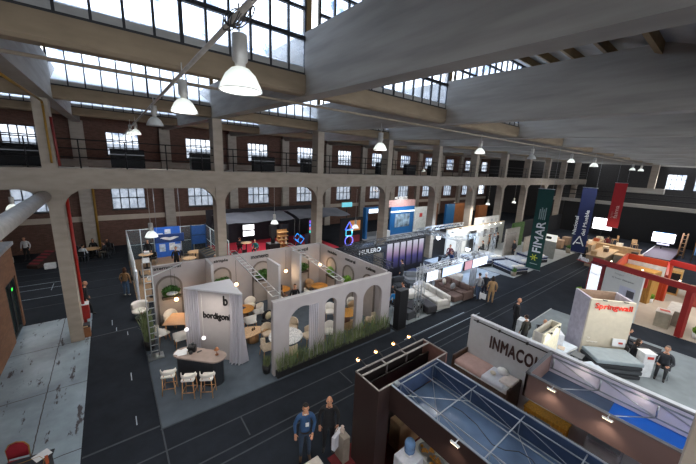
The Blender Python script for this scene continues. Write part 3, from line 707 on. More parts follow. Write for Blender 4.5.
# front wall with arched openings
H = 3.05
fr = thing('arched_wall', 'grey exhibition wall with two wide and two narrow arches behind the grass planter', 'wall', (7.3, 9.65, .03))
m = M(); xs = 4.24
arches = [(4.87, 6.15, 2.62), (6.50, 7.10, 2.63), (7.54, 8.20, 2.64), (8.58, 9.76, 2.68)]
for a, b, top in arches:
    m.box(xs, a, 9.55, 9.75, .03, H); r = (b-a)/2; c = (a+b)/2; zs = top-r
    arc = [(c-r*math.cos(PI*i/16), zs+r*math.sin(PI*i/16)) for i in range(17)]
    for i in range(16): m.prism([arc[i], arc[i+1], (arc[i+1][0], H), (arc[i][0], H)], 9.55, 9.75, 'y')
    xs = b
m.box(xs, 10.32, 9.55, 9.75, .03, H)
m.part('wall_panel', wallm, fr, w=True)
M().box(4.24, 10.32, 9.55, 9.75, H, H+.012).part('top_edge', lightwall, fr, w=True)
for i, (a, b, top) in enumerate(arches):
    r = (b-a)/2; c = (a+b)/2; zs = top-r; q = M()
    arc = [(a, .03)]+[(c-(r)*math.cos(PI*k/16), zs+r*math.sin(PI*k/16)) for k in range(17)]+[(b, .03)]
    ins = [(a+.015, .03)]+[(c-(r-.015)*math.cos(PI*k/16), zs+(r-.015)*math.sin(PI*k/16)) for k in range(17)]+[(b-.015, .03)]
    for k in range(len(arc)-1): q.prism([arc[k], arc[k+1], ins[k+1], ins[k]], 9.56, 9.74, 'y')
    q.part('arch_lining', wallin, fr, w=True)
pr = panel('narrow grey end panel closing the right end of the arched stand wall', 'wall', 'wall_panel', 10.34, 10.5, 9.9, 10.9, .03, 2.85, wallm)
# side wall at right, back wall
def niche_wall(t, axis, at, ctr, z, r, hgt, sgn):
    """arched niche: dark ring and recessed back"""
    n_ = 18; o_ = [(ctr-r, z)]+[(ctr-r*math.cos(PI*k/n_), z+hgt-r+r*math.sin(PI*k/n_)) for k in range(n_+1)]+[(ctr+r, z)]
    q = r-.085; i_ = [(ctr-q, z)]+[(ctr-q*math.cos(PI*k/n_), z+hgt-r+q*math.sin(PI*k/n_)) for k in range(n_+1)]+[(ctr+q, z)]
    m = M()
    for k in range(len(o_)-1): m.prism([o_[k], o_[k+1], i_[k+1], i_[k]], at, at+sgn*.05, axis)
    m.part('arch_niche', mat('#6f6763', .85), t, w=True)
    m = M()
    for k in range(len(i_)-1): 
        if abs(i_[k+1][0]-i_[k][0]) > 1e-6: m.prism([(i_[k][0], z), (i_[k+1][0], z), i_[k+1], i_[k]], at, at+sgn*.012, axis)
    m.part('niche_back', mat('#a39c97', .9, var=.05), t, w=True)
bw = panel('long grey back wall of the arched furniture stand with arch niches', 'wall', 'exhibition_wall', 1.12, 10.3, 16.0, 16.15, .03, H, wallm)
for c, r in ((1.80, .56), (4.22, .50), (6.42, .56), (9.0, .56)): niche_wall(bw, 'y', 16.0, c, .03, r, 2.46, -1)
for s, x, wd, z in (('atemporal', 1.22, 1.13, 2.82), ('simple', 3.86, .72, 2.76), ('moments', 5.82, 1.03, 2.70), ('sutil', 8.75, .7, 2.72)):
    text(s, wd, .2, (x, 15.985, z-.03), (1, 0, 0), (0, 0, 1), inkm, bw, .01, .022)
sw = panel('grey side wall of the arched stand seen edge-on from the front, three arch niches', 'wall', 'exhibition_wall', 10.3, 10.42, 9.95, 16.15, .03, H, wallm)
for c, r in ((14.55, .52), (12.85, .52), (11.1, .5)): niche_wall(sw, 'x', 10.3, c, .03, r, 2.46, -1)
for s, y, wd in (('mutable', 15.0, .95), ('natural', 13.2, .9), ('calma', 11.4, .75)):
    text(s, wd, .19, (10.29, y, 2.70), (0, -1, 0), (0, 0, 1), inkm, sw, .01, .022)
for i, (x0, x1, y0, y1) in enumerate(((3.46, 3.58, 14.9, 16.0), (6.16, 6.28, 13.2, 14.6), (8.0, 8.12, 14.4, 15.4))):
    panel(['white fin wall between the leftmost and second niches', 'white fin wall right of the third niche', 'white fin wall under the second truss'][i], 'partition', 'partition_fin', x0, x1, y0, y1, .03, H+.02, mat('#b8bac0', .8, var=.03))
panel('narrow tan post wall behind the second truss', 'partition', 'partition_fin', 8.3, 8.45, 15.4, 15.95, .03, 2.9, mat('#a39587', .85))
# trusses
truss((4.85, 16.1, H+.22), (4.40, 9.62, H+.22), (0, 0, 1), .3, .02, 14, True, label='flat silver truss spanning from the second niche to the arched front wall')
truss((8.15, 16.1, H+.22), (7.35, 9.62, H+.22), (0, 0, 1), .3, .02, 14, True, label='flat silver truss spanning above the fin with the white post')
for tr, loc in ((0, 4.62), (1, 7.75)): pass
tw = truss((.82, 13.35, .03), (.82, 13.35, 4.05), (0, 1, 0), .28, .022, 15, True, name='truss_tower', label='tall silver ladder truss standing at the left edge of the arched stand')
M().box(.55, 1.1, 13.1, 13.6, .03, .06).part('base_plate', steel, tw, w=True)
fl = thing('floodlight', 'white floodlight on top of the tall ladder truss', 'lamp', (.82, 13.35, 4.05))
M().rbox((.8, 13.3, 4.17), (.24, .14, .18), .03).part('lamp_head', mat('#d5dadd', .4), fl, w=True); M().box(.7, .9, 13.22, 13.23, 4.1, 4.24).part('lens', mat('#eef4f8', .2), fl, w=True)
M().tube((.82, 13.35, 4.05), (.8, 13.32, 4.12), .03, 6).part('bracket', steel, fl, w=True)
M().tube((.85, 13.35, 3.45), (2.4, 16.0, 3.0), .03, 6).solo('support_bar', alum, 'thin silver bar reaching from the ladder truss to the back wall', 'bar')
# white corner booth: three-sided lid, slanted sign wall, curtains
A, B_, D_ = Vector((1.95, 12.72, 0)), Vector((3.64, 12.69, 0)), Vector((3.60, 11.02, 0))
bo = thing('sign_booth', 'white three-sided booth with a slanted wall carrying the stand name', 'booth', (3.2, 12.2, .03))
dd = (D_-A).normalized(); nn = Vector((dd.y, -dd.x, 0)); nn = nn if nn.y < 0 else -nn
def off(p, a, b, z): q = p+dd*a+nn*b; return (q.x, q.y, z)
ln = (D_-A).length
m = M(); i0, i1 = .5, ln-.42
m.quad(off(A, i0, -.02, .03), off(A, i1, -.02, .03), off(A, i1, -.02, 2.95), off(A, i0, -.02, 2.95)).quad(off(A, i0, -.1, .03), off(A, i1, -.1, .03), off(A, i1, -.1, 2.95), off(A, i0, -.1, 2.95))
m.quad(off(A, i0, -.02, .03), off(A, i0, -.1, .03), off(A, i0, -.1, 2.95), off(A, i0, -.02, 2.95)).quad(off(A, i1, -.02, .03), off(A, i1, -.1, .03), off(A, i1, -.1, 2.95), off(A, i1, -.02, 2.95)).quad(off(A, i0, -.02, 2.95), off(A, i1, -.02, 2.95), off(A, i1, -.1, 2.95), off(A, i0, -.1, 2.95))
m.part('sign_wall', mat('#a9a4a4', .85, var=.03), bo, w=True)
m = M(); m.prism([(A.x-.05, A.y), (D_.x, D_.y-.1), (B_.x+.05, B_.y+.05)], 2.97, 3.03, 'z'); m.part('canopy_lid', mat('#cfd0d6', .8, var=.02), bo, w=True)
m = M(); m.box(A.x+.1, B_.x, B_.y-.02, B_.y+.03, .03, 2.97); m.box(B_.x-.02, B_.x+.03, D_.y+.1, B_.y, .03, 2.97); m.part('back_wall', mat('#b4b0b0', .85), bo, w=True)
m = M(); m.tube(off(A, .45, .02, 2.75), off(A, 1.35, -.75, 3.0), .022, 6); m.part('strut', mat('#77736f', .5), bo, w=True)
text('bordigoni', 1.14, .36, off(A, i0+.21, -.01, 1.72), dd, (0, 0, 1), mat('#0e0e10', .5), bo, .012, .035)
text('b', .2, .42, off(A, i1-.36, -.01, 2.42), dd, (0, 0, 1), mat('#0e0e10', .5), bo, .012, .03, name='logo_letter')
cm = sheer('#d9d8e2', .22)
def curtain(path, z0, z1, folds, amp, flare=0):
    P = []; n_ = folds*8
    tot = [0]
    for a, b in zip(path, path[1:]): tot.append(tot[-1]+(Vector(b)-Vector(a)).length)
    for i in range(n_+1):
        s = tot[-1]*i/n_; k = max(j for j in range(len(tot)-1) if tot[j] <= s+1e-9); a, b = Vector(path[k]), Vector(path[k+1]); f = (s-tot[k])/max(1e-6, tot[k+1]-tot[k]); p = a.lerp(b, f); d = (b-a).normalized(); nr = Vector((-d.y, d.x, 0)); row = []
        for j in range(7):
            z = z1+(z0-z1)*j/6; q = p+nr*amp*(.5+.5*j/6)*math.sin(2*PI*folds*i/n_+.3*math.sin(j))+nr*flare*(j/6)**2; row.append((q.x, q.y, z+(.02*math.sin(i*.8) if j == 6 else 0)))
        P.append(row)
    return M().grid(P)
v2 = lambda t_: (t_[0], t_[1], 0)
curtain([v2(off(A, -.05, .05, 0)), v2(off(A, .58, .05, 0))], .08, 2.96, 6, .035).solo('sheer_curtain', cm, 'white sheer curtain at the left end of the slanted sign wall', 'curtain')
curtain([v2(off(A, ln-.48, .06, 0)), v2(off(A, ln+.03, .05, 0)), (B_.x+.06, D_.y+.75, 0)], .08, 2.96, 9, .04, -.18).solo('sheer_curtain', cm, 'white sheer curtain at the right end of the slanted sign wall, trailing to the floor', 'curtain')
curtain([(5.72, 9.5, 0), (6.15, 9.48, 0)], .25, 2.6, 5, .035).solo('sheer_curtain', cm, 'narrow white sheer curtain tied in the widest front arch', 'curtain')
light('AREA', (2.2, 11.2, 2.9), 18, (1, .9, .8), .8, (0, 0, 0), name='booth_fill');  # added area light over the booth, no fitting
# counter
ct = thing('reception_counter', 'dark curved reception counter with taupe stone top before the sign wall', 'counter', (2.0, 10.9, .03), math.atan2(-1.45, 1.4))
def stadium(l, w_, n_=10): return [(l/2-w_/2+w_/2*math.cos(a), w_/2*math.sin(a)) for a in [-PI/2+PI*i/n_ for i in range(n_+1)]]+[(-l/2+w_/2+w_/2*math.cos(a), w_/2*math.sin(a)) for a in [PI/2+PI*i/n_ for i in range(n_+1)]]
M().prism(stadium(1.72, .55), .0, 1.0, 'z').part('body', mat('#23272e', .6, var=.1), ct); M().prism(stadium(1.95, .70), 1.0, 1.05, 'z').part('worktop', mat('#8d7f79', .45, var=.12, scale=4), ct)
M().prism(stadium(1.66, .5), 0, .06, 'z').part('plinth', blackp, ct)
def onct(a, b, z=1.08):
    q = Matrix.Rotation(ct.rotation_euler.z, 3, 'Z') @ Vector((a, b, 0)); return (ct.location.x+q.x, ct.location.y+q.y, z)
cf = thing('coffee_machine', 'small black coffee machine on the left of the dark counter', 'coffee machine', onct(-.35, .05), -.6)
M().rbox((0, .04, .14), (.26, .16, .28), .03).part('body', blackp, cf); M().rbox((0, -.08, .25), (.22, .14, .07), .02).part('brew_head', blackp, cf); M().cyl((0, -.09, 0), .06, .09, 12).part('cup', mat('#3a3a3c', .4), cf); M().cyl((.02, .06, .28), .05, .05, 10).part('water_tank', mat('#30343a', .2), cf)
for i, (a, b, rz) in enumerate(((-.7, .05, .3), (-.62, -.12, -.2), (-.8, -.08, .9))):
    M().ob(onct(a, b, 1.085+.004*i), (.3, .21, .006), rz).solo('brochure', mat('#d7dbe0', .6, var=.05), ['white brochure at the left end of the dark counter, uppermost', 'white brochure on the counter edge nearest the stools', 'white brochure at the very tip of the dark counter'][i], 'brochure')
tl = thing('table_lamp', 'little copper lamp standing at the right end of the dark counter', 'lamp', onct(.6, .1))
M().cyl((0,0,0), .06, .02, 14).part('base', mat('#8b5a3c', .4, .5), tl); M().tube((0,0,.02), (0,0,.22), .01, 6).part('stem', mat('#8b5a3c', .4, .5), tl); M().lathe([(.09, .2), (.03, .3), (0, .3)], n=14).part('shade', mat('#9a6544', .4, .4), tl)
M().ob(onct(-.1, .12, 1.1), (.16, .05, .03), .2).solo('card_holder', blackp, 'small black card holder beside the coffee machine', 'holder')
ST = Kind(bar_stool)
ST.put((.98, 10.86, .03), -.35, 'white wooden bar stool at the counter, leftmost of three', 'bar stools at the dark counter'); ST.put((1.5, 10.28, .03), -.5, 'white wooden bar stool at the counter, middle of three', 'bar stools at the dark counter'); ST.put((2.02, 9.98, .03), -.55, 'white wooden bar stool at the counter, rightmost of three', 'bar stools at the dark counter')
# tables and chairs inside
mt = round_table(.72, .74, marble_mat(), whitef)(); mt.location = (5.35, 10.78, .03); mt['label'] = 'white marble round table behind the widest front arch'
CB = Kind(shell_chair(beigef, oak)); CW = Kind(shell_chair(whitef, oak)); CT = Kind(shell_chair(mat('#a98d6c', .8), oak, mat('#a98d6c', .8)))
for (x, y, rz, lab) in [(5.0, 11.9, 3.0, 'beige armchair behind the marble table, left one'), (6.15, 11.75, 2.4, 'beige armchair behind the marble table, right one'), (6.45, 10.75, 1.6, 'beige armchair at the right of the marble table'), (4.55, 10.9, -1.6, 'beige armchair at the left of the marble table by the wall end'), (5.2, 10.05, 0, 'beige armchair in front of the marble table behind the wall pier')]:
    CB.put((x, y, .03), rz, lab, 'beige armchairs round the marble table')
for (x, y, rz, K, lab) in [(8.55, 12.1, 2.7, CW, 'cream armchair seen high in the first narrow arch'), (7.45, 10.5, 2.6, CW, 'cream armchair seen low in the first narrow arch'), (9.95, 12.0, 2.8, CW, 'cream armchair seen high in the second narrow arch'), (8.35, 10.35, .2, CT, 'tan armchair seen low in the second narrow arch'), (9.75, 10.25, .6, CB, 'beige armchair seen low in the right wide arch'), (9.75, 11.6, 2.4, CT, 'tan armchair behind the right wide arch')]:
    K.put((x, y, .03), rz, lab)
RT = Kind(round_table(.5, .74, honey, walnut, 'drum'))
RT.put((8.8, 11.05, .03), 0, 'honey wood round table seen in the second narrow arch'); RT.put((4.72, 14.15, .03), 0, 'orange wood round table seen right of the booth'); RT.put((9.55, 14.7, .03), 0, 'orange wood table at the far right corner of the stand')
for (x, y, rz, K, lab) in [(5.45, 14.1, 1.5, CW, 'white armchair right of the orange wood table'), (5.35, 15.0, 2.6, CW, 'white armchair behind the orange wood table'), (4.75, 13.35, 0, CW, 'white armchair in front of the orange wood table'), (9.4, 15.6, 3.1, CT, 'tan armchair behind the corner table'), (9.95, 14.0, .6, CW, 'white armchair in front of the corner table'), (8.7, 14.6, -1.5, CW, 'white armchair left of the corner table')]:
    K.put((x, y, .03), rz, lab)
tb = thing('coffee_table', 'pale wood organic coffee table on a round wooden drum', 'table', (4.42, 12.3, .03))
M().prism([(.72*math.cos(a)*(1+.18*math.cos(3*a+.6)), .42*math.sin(a)*(1+.15*math.cos(3*a+.6))) for a in [2*PI*i/36 for i in range(36)]], .46, .5, 'z').part('tabletop', palewood, tb); M().cyl((.05, 0, 0), .26, .46, 24).part('drum_base', oak, tb)
for i, (a, b) in enumerate(((.05, .02), (.15, .06))): M().lathe([(0,0), (.035,0), (.045,.05), (.02,.12), (.015,.14), (0,.14)], (4.42+a, 12.3+b, .53), 12).solo('small_vase', mat('#5b4432', .5), ['small dark vase on the organic coffee table, left one', 'small dark vase on the organic coffee table, right one'][i], 'vase')
M().ob((4.66, 14.2, .79), (.3, .22, .015), .4).solo('catalogue', mat('#2c3c63', .5), 'dark blue catalogue on the orange wood table', 'book')
LC = Kind(shell_chair(mat('#23242a', .8), blackp, mat('#1f2026', .8), .4)); LC.put((5.55, 13.1, .03), 2.2, 'black lounge armchair with a cream cushion behind the coffee table'); LC.put((3.95, 13.35, .03), 3.3, 'black armchair between the booth and the coffee table')
M().sph((5.58, 13.12, .60), (.22, .1, .2), 12, 8, Matrix.Rotation(.5, 4, 'Z')).solo('cushion', mat('#cfc2a2', .9), 'cream cushion on the black lounge armchair', 'cushion')
sq = thing('dining_table', 'peach-topped rounded square table left of the booth', 'table', (1.95, 14.75, .03), -.5)
M().rbox((0, 0, .73), (1.05, 1.15, .04), .018).part('tabletop', mat('#d2ac8c', .5, var=.06), sq)
for sx in (-1, 1):
    for sy in (-1, 1): M().tube((sx*.4, sy*.45, .71), (sx*.44, sy*.49, 0), .03, 7, .02).part('leg', oak, sq)
for (x, y, rz, lab) in [(1.18, 14.45, -1.2, 'white armchair at the left of the peach table'), (1.8, 13.62, .0, 'white armchair in front of the peach table'), (1.7, 15.6, 2.9, 'white armchair behind the peach table'), (2.75, 15.1, 1.8, 'white armchair between the peach table and the booth')]: CW.put((x, y, .03), rz, lab, 'white armchairs round the peach table')
eg = thing('lounge_chair', 'white rounded lounge chair just outside the left end of the stand', 'chair', (.62, 17.5, 0)); eg.scale = (.82, .82, .82)
M().lathe([(0, .3), (.3, .3), (.44, .42), (.42, .5), (0, .46)], n=20).part('seat', whitef, eg); P = []
for i in range(13): a = PI*(.0+i/12); P.append([(.43*q*math.cos(a), .43*q*math.sin(a), z) for q, z in ((1, .42), (1.08, .8), (1.0, .98), (.88, .8), (.85, .46))])
M().grid(P).part('backrest', whitef, eg); M().lathe([(0, 0), (.3, 0), (.3, .03), (.05, .06), (.05, .3), (0, .3)], n=16).part('base', steel, eg)
# pendants with warm bulbs
warm = emit('#ffb877', 14); warmshade = emit('#ffcf9c', 2.4)
def pend(cord):
    t = thing('pendant_lamp', '', 'lamp'); M().tube((0, 0, .1), (0, 0, cord), .008, 5).part('cord', blackp, t); M().sph((0, 0, 0), .085, 12, 9).part('bulb', warm, t); M().cyl((0, 0, .08), .03, .07, 10).part('socket', mat('#a87c45', .3, .8), t); return t
PK = Kind(lambda: pend(1.25))
for (x, y, z, lab) in [(4.54, 14.6, 1.95, 'warm pendant bulb left of the first truss'), (7.5, 15.1, 1.95, 'warm pendant bulb between the third niche and the white fin'), (9.75, 15.0, 2.0, 'warm pendant bulb near the right corner of the stand'), (1.95, 15.2, 1.55, 'warm pendant bulb in front of the leftmost niche')]:
    PK.put((x, y, z), 0, lab, 'warm pendant bulbs of the arched stand'); light('POINT', (x, y, z-.15), 9, (1, .72, .42), .08, name='pendant_light')
for (x, y, z, lab) in [(1.85, 15.6, 1.72, 'white disc pendant lamp hanging before the leftmost niche')]:
    t = thing('disc_pendant', lab, 'lamp', (x, y, z)); M().lathe([(0, .05), (.08, .06), (.24, .02), (.25, 0), (0, -.01)], n=20).part('shade', mat('#dfe3ea', .5), t); M().tube((0, 0, .05), (0, 0, 1.3), .008, 5).part('cord', blackp, t)
gp = M(); gp.tube((2.5, 12.7, 2.4), (2.5, 12.7, 3.0), .008, 5)
for i, (q, z) in enumerate(((.18, 1.4), (.9, 1.12))):
    t = thing('globe_lamp', ['small white globe lamp hung before the left curtain', 'small white globe lamp hung before the stand name'][i], 'lamp', (off(A, q, .32, z)))
    M().sph((0, 0, 0), .075, 12, 9).part('globe', emit('#f3eef0', 1.1), t); M().tube((0, 0, .07), (0, 0, 3.0-z), .005, 4).part('cord', whitef, t)
# planters and greenery
pb = M().box(4.3, 10.3, 9.33, 9.52, .03, .3).solo('long_planter', mat('#1b1d1f', .6), 'long black planter box running along the foot of the arched wall', 'planter')
gr = M(); rd = random.Random(3)
for i in range(26):
    x = 4.4+5.8*i/25; sub = plant_leaves((x, 9.43, .27), .11, .8+.5*rd.random(), 24, wdt=.011, spread=.38, droop=.3, seed=50+i)
    t_ = bmesh.new(); me_ = sub.mesh('tmp', []); t_.from_mesh(me_); bpy.data.meshes.remove(me_); gr.merge(t_)
gr.solo('ornamental_grass', grass_m, 'wispy green grass growing in the long planter before the arches', 'grass', kind='stuff')
for i, (x, y) in enumerate(((.7, 14.1), (.72, 15.2))):
    t = thing('potted_grass', ['tall grass in a dark pot left of the ladder truss', 'tall grass in a dark pot farther along the left edge of the stand'][i], 'plant', (x, y, .03))
    M().lathe([(0,0), (.18,0), (.22,.4), (.19,.4), (0,.36)], n=16).part('pot', blackp, t); plant_leaves((0, 0, .38), .18, 1.3, 110, wdt=.014, spread=.35, seed=9+i).part('foliage', grass_m, t)
t = thing('potted_grass', 'low grass in a pot at the left end of the arched wall', 'plant', (4.12, 9.95, .03)); M().lathe([(0,0), (.14,0), (.17,.3), (0,.28)], n=14).part('pot', blackp, t); plant_leaves((0, 0, .28), .13, .55, 60, wdt=.013, spread=.4, seed=4).part('foliage', grass_m, t)
for i, (x, y, z, r) in enumerate(((1.86, 15.88, 1.72, (.42, .16, .3)), (4.22, 15.88, 1.72, (.44, .16, .28)), (6.42, 15.86, 1.72, (.44, .16, .32)), (9.0, 15.86, 1.7, (.44, .16, .3)))):
    t = thing('hanging_planter', ['dark green bush on a shelf in the leftmost niche', 'dark green bush on a shelf in the second niche', 'dark green bush on a shelf in the third niche', 'dark green bush in the niche behind the second truss'][i], 'plant', (x, y, z-.35))
    M().box(x-.4, x+.4, y-.12, y+.1, z-.35, z-.25).part('shelf_box', mat('#4b443f', .8), t, w=True); bush((0, 0, .35), r, 330, 20+i, .12).part('foliage', leaf_m, t)
for i, y in enumerate((14.5, 12.8)):
    t = thing('hanging_planter', ['bright green bush in the side wall niche by the corner', 'bright green bush in the middle side wall niche, white pot beside it'][i], 'plant', (10.2, y, 1.25))
    M().box(10.1, 10.28, y-.38, y+.38, 1.25, 1.35).part('shelf_box', mat('#4b443f', .8), t, w=True); bush((-.02, 0, .38), (.14, .4, .3), 300, 40+i, .12).part('foliage', lime_m, t)
M().lathe([(0,0), (.1,0), (.13,.22), (.11,.22), (0,.2)], (10.15, 13.1, 1.36), 14).solo('plant_pot', whitef, 'small white pot in the middle side wall niche', 'pot')
# people inside
person('person seated in dark clothes at the back of the arched stand', (7.7, 14.4, .03), 2.8, 'sit', '#1c1c20', '#1b1c20')
person('person with long brown hair seated beside the white fin', (6.95, 14.75, .03), -1.4, 'sit', '#8a7a70', '#2a2a2e', '#3a2618', long_hair=True, h=1.65)
for i, (x, y, rz) in enumerate(((7.7, 14.4, 2.8), (6.95, 14.75, -1.4))): CW.put((x, y-.02, .03), rz, ['white armchair under the person in dark clothes', 'white armchair under the person with long brown hair'][i])
bt = RT.put((7.4, 15.45, .03), 0, 'wood round table between the two seated people of the arched stand')
light('AREA', (5.2, 13.0, 5.2), 32, (1, .97, .94), 3.0, (0, 0, 0), name='stand_fill'); light('AREA', (8.6, 12.8, 5.2), 30, (1, .97, .94), 2.5, (0, 0, 0), name='stand_fill')  # added area lights stand in for the stand's lighting, no fittings
# ------------------------------------------------------------------ blue stand with glass fences under the left gallery
M().box(.6, 6.3, 19.2, 28.2, 0, .03).struct('floor_wood_stand', wood('#8a6f50'))
gl = sheer('#9fb4bf', .72); wf = mat('#c9cfd3', .5)
def glass_fence(p, q, h, label, n_):
    p, q = Vector(p), Vector(q); t = thing('glass_fence', label, 'fence', p); d = (q-p)/n_
    for i in range(n_):
        a_, b_ = p+d*i, p+d*(i+1); m = M(); m.quad(a_+Vector((0,0,.1)), b_+Vector((0,0,.1)), b_+Vector((0,0,h)), a_+Vector((0,0,h))); m.part('glass_panel', gl, t, w=True)
    for i in range(n_+1): M().tube(p+d*i, p+d*i+Vector((0,0,h+.03)), .035, 6).part('post', wf, t, w=True)
    m = M(); m.tube(p+Vector((0,0,h)), q+Vector((0,0,h)), .03, 6); m.tube(p+Vector((0,0,h*.5)), q+Vector((0,0,h*.5)), .018, 6); m.part('rail', wf, t, w=True); return t
glass_fence((.65, 19.3, .03), (.65, 28.1, .03), 2.4, 'glass fence along the left side of the blue stand, end on to the aisle', 5); glass_fence((.65, 28.1, .03), (2.4, 28.1, .03), 2.4, 'glass fence at the back left of the blue stand', 2); glass_fence((4.3, 28.1, .03), (6.25, 28.1, .03), 2.4, 'glass fence at the back right of the blue stand', 2); glass_fence((6.25, 28.1, .03), (6.25, 21.5, .03), 2.4, 'glass fence along the right side of the blue stand', 4)
M().rbox((.68, 19.25, 1.0), (.1, .5, 1.95), .02).solo('totem_sign', mat('#cfd8e6', .4), 'narrow white totem at the aisle corner of the blue stand', 'sign')
bl = thing('exhibition_wall', 'bright blue poster wall at the back of the glass-fenced stand', 'wall', (3.4, 28.0, .03)); M().box(2.45, 4.25, 27.95, 28.1, .03, 2.5).part('wall_panel', mat('#2a66c8', .6), bl, w=True)
for i, (x, z, c) in enumerate(((2.6, 1.4, '#dfe4ea'), (3.15, 1.7, '#cfd6df'), (3.75, 1.3, '#e4e6ea'), (2.7, .5, '#b9c9de'), (3.4, .55, '#dfe2e6'), (3.8, .4, '#c4d1e2'))): M().box(x, x+.42, 27.92, 27.95, z, z+.62).part('poster', mat(c, .6, var=.3, scale=7), bl, w=True)
pnl = thing('exhibition_wall', 'dark blue framed panel at the back right of the glass-fenced stand', 'wall', (5.6, 27.7, .03)); M().box(5.05, 6.15, 27.65, 27.75, .9, 2.5).part('wall_panel', mat('#1d4a86', .5), pnl, w=True); m = M(); m.box(5.0, 5.08, 27.6, 27.78, .03, 2.55); m.box(6.12, 6.2, 27.6, 27.78, .03, 2.55); m.box(5.0, 6.2, 27.6, 27.78, 1.65, 1.72); m.part('frame', mat('#16385f', .5), pnl, w=True)
sg = thing('hanging_sign', 'navy hanging sign with a white emblem over the glass-fenced stand', 'sign', (3.1, 24.6, 2.2)); M().rbox((3.05, 24.6, 2.35), (1.85, .12, .62), .03).part('board', mat('#173a78', .5), sg, w=True); m = M(); m.prism([(2.45, 2.4), (2.75, 2.46), (3.05, 2.4), (3.35, 2.46), (3.65, 2.4), (3.3, 2.26), (3.05, 2.2), (2.8, 2.26)], 24.52, 24.535, 'y'); m.part('emblem', mat('#e8ecf2', .5), sg, w=True); m = M(); m.tube((2.3, 24.6, 2.66), (2.3, 24.6, 6.6), .01, 4); m.tube((3.8, 24.6, 2.66), (3.8, 24.6, 6.6), .01, 4); m.part('wire', steel, sg, w=True)
BT = Kind(round_table(.45, 1.05, palewood, blackp)); LT = Kind(round_table(.55, .75, palewood, blackp))
for (x, y, K, lab) in [(2.0, 22.4, LT, 'pale round table at the front of the blue stand'), (1.6, 25.6, BT, 'tall pale round table behind the front one on the blue stand'), (4.0, 23.2, BT, 'tall pale round table under the navy sign'), (4.9, 25.8, LT, 'pale round table before the blue poster wall'), (1.4, 19.9, BT, 'tall table with white tops at the aisle corner of the blue stand')]: K.put((x, y, .03), 0, lab)
BK = Kind(simple_chair(blackp, steel))
for (x, y, rz, lab) in [(1.2, 22.5, -1.5, 'black chair left of the front pale table'), (2.8, 22.3, 1.5, 'black chair right of the front pale table'), (2.1, 26.4, 2.8, 'black chair behind the tall pale table'), (4.2, 26.2, -1.3, 'black chair left of the table before the poster wall'), (5.5, 25.4, 1.3, 'black chair right of the table before the poster wall'), (3.6, 22.4, -.4, 'black chair under the navy sign'), (4.7, 22.7, .9, 'black chair right of the table under the navy sign')]: BK.put((x, y, .03), rz, lab)
person('person in black standing under the navy sign', (3.3, 24.0, .03), 3.0, 'stand', '#17181c', '#18191c', h=1.75); person('person in black standing at the back left of the blue stand', (1.9, 27.3, .03), 2.6, 'stand', '#1b1c20', '#1b1c20', h=1.7); person('person with white hair seated at the right of the blue stand', (5.6, 22.2, .03), 1.6, 'sit', '#202227', '#1d1e22', '#d9d6d0', h=1.7); BK.put((5.6, 22.18, .03), 1.6, 'black chair under the person with white hair')
mc = thing('machine', 'dark workshop machine with pale bars at the right of the blue stand', 'machine', (5.5, 24.0, .03)); M().rbox((5.5, 24.0, .55), (1.0, 2.4, 1.0), .05).part('body', mat('#26282c', .5), mc, w=True); m = M()
for k in range(4): m.tube((5.05, 23.0+.6*k, 1.12), (5.95, 23.2+.6*k, 1.3), .03, 6)
m.part('bars', mat('#8d7f66', .5), mc, w=True)
for i, (x, y, z, lab) in enumerate(((1.35, 19.85, 1.09, 'white box on the tall table at the aisle corner of the blue stand'), (1.65, 25.6, 1.09, 'white box on the tall pale table of the blue stand'))): M().rbox((x, y, z+.1), (.34, .3, .2), .02).solo('white_box', whitep, lab, 'box')
light('AREA', (3.2, 24.5, 5.5), 110, (.93, .97, 1), 3, (0, 0, 0), name='stand_fill')  # added area light above the blue stand, no fitting
# woman in the aisle, man by the pipe, group at the brick wall
person('woman with long brown hair, tan top and jeans standing in the left aisle', (.18, 20.8, 0), -.5, 'stand', '#8a6a48', '#4d6a8c', '#4a2c1a', long_hair=True, h=1.68, shoe=mat('#c9c4bc', .6)); t = thing('shoulder_bag', 'black shoulder bag carried by the woman in the left aisle', 'bag', (.5, 20.95, .85)); M().rbox((0, 0, .15), (.12, .3, .28), .04).part('bag', blackp, t); M().path([(0, -.1, .28), (-.08, 0, .62), (0, .1, .28)], .012, 5).part('strap', blackp, t)
person('bald man in a black jacket walking beside the red hydrant box', (-1.5, 19.2, 0), -1.7, 'walk', '#17181c', '#1a1b20', bald=True, h=1.75)
person('person in a white shirt standing by the brick wall at far left', (-5.4, 31.9, 0), 2.8, 'stand', '#cfd2d6', '#1c1d22', h=1.75); person('person in black standing left of the one in the white shirt', (-6.6, 32.2, 0), 2.2, 'stand', '#1b1c20', '#1a1b1f', h=1.75)
for i, (x, y, rz, c, lg, lab) in enumerate([(-2.5, 30.8, 2.4, '#2a2a2e', '#212226', 'person in dark grey in the seated group by the brick wall, leftmost'), (-2.1, 29.5, -.4, '#b9c3cc', '#2b3038', 'person in a pale shirt in the seated group by the brick wall'), (-1.5, 31.4, 2.9, '#1c1d22', '#1d1e22', 'person in black in the middle of the seated group by the brick wall'), (-.75, 30.0, 1.2, '#202227', '#6f675c', 'person in black with beige trousers in the seated group'), (-.5, 31.0, 2.2, '#26272d', '#1d1e22', 'person in black at the right end of the seated group, by the yellow pipe')]):
    person(lab, (x, y, 0), rz, 'sit', c, lg, '#241812', long_hair=(i % 2 == 0), h=1.72, group=None); BK.put((x, y-.02, 0), rz, ['black chair at the left end of the seated group', 'black chair under the person in the pale shirt', 'black chair in the middle of the seated group', 'black chair under the person with beige trousers', 'black chair at the right end of the seated group'][i])
LT.put((-1.6, 30.45, 0), 0, 'pale round table in the middle of the seated group')
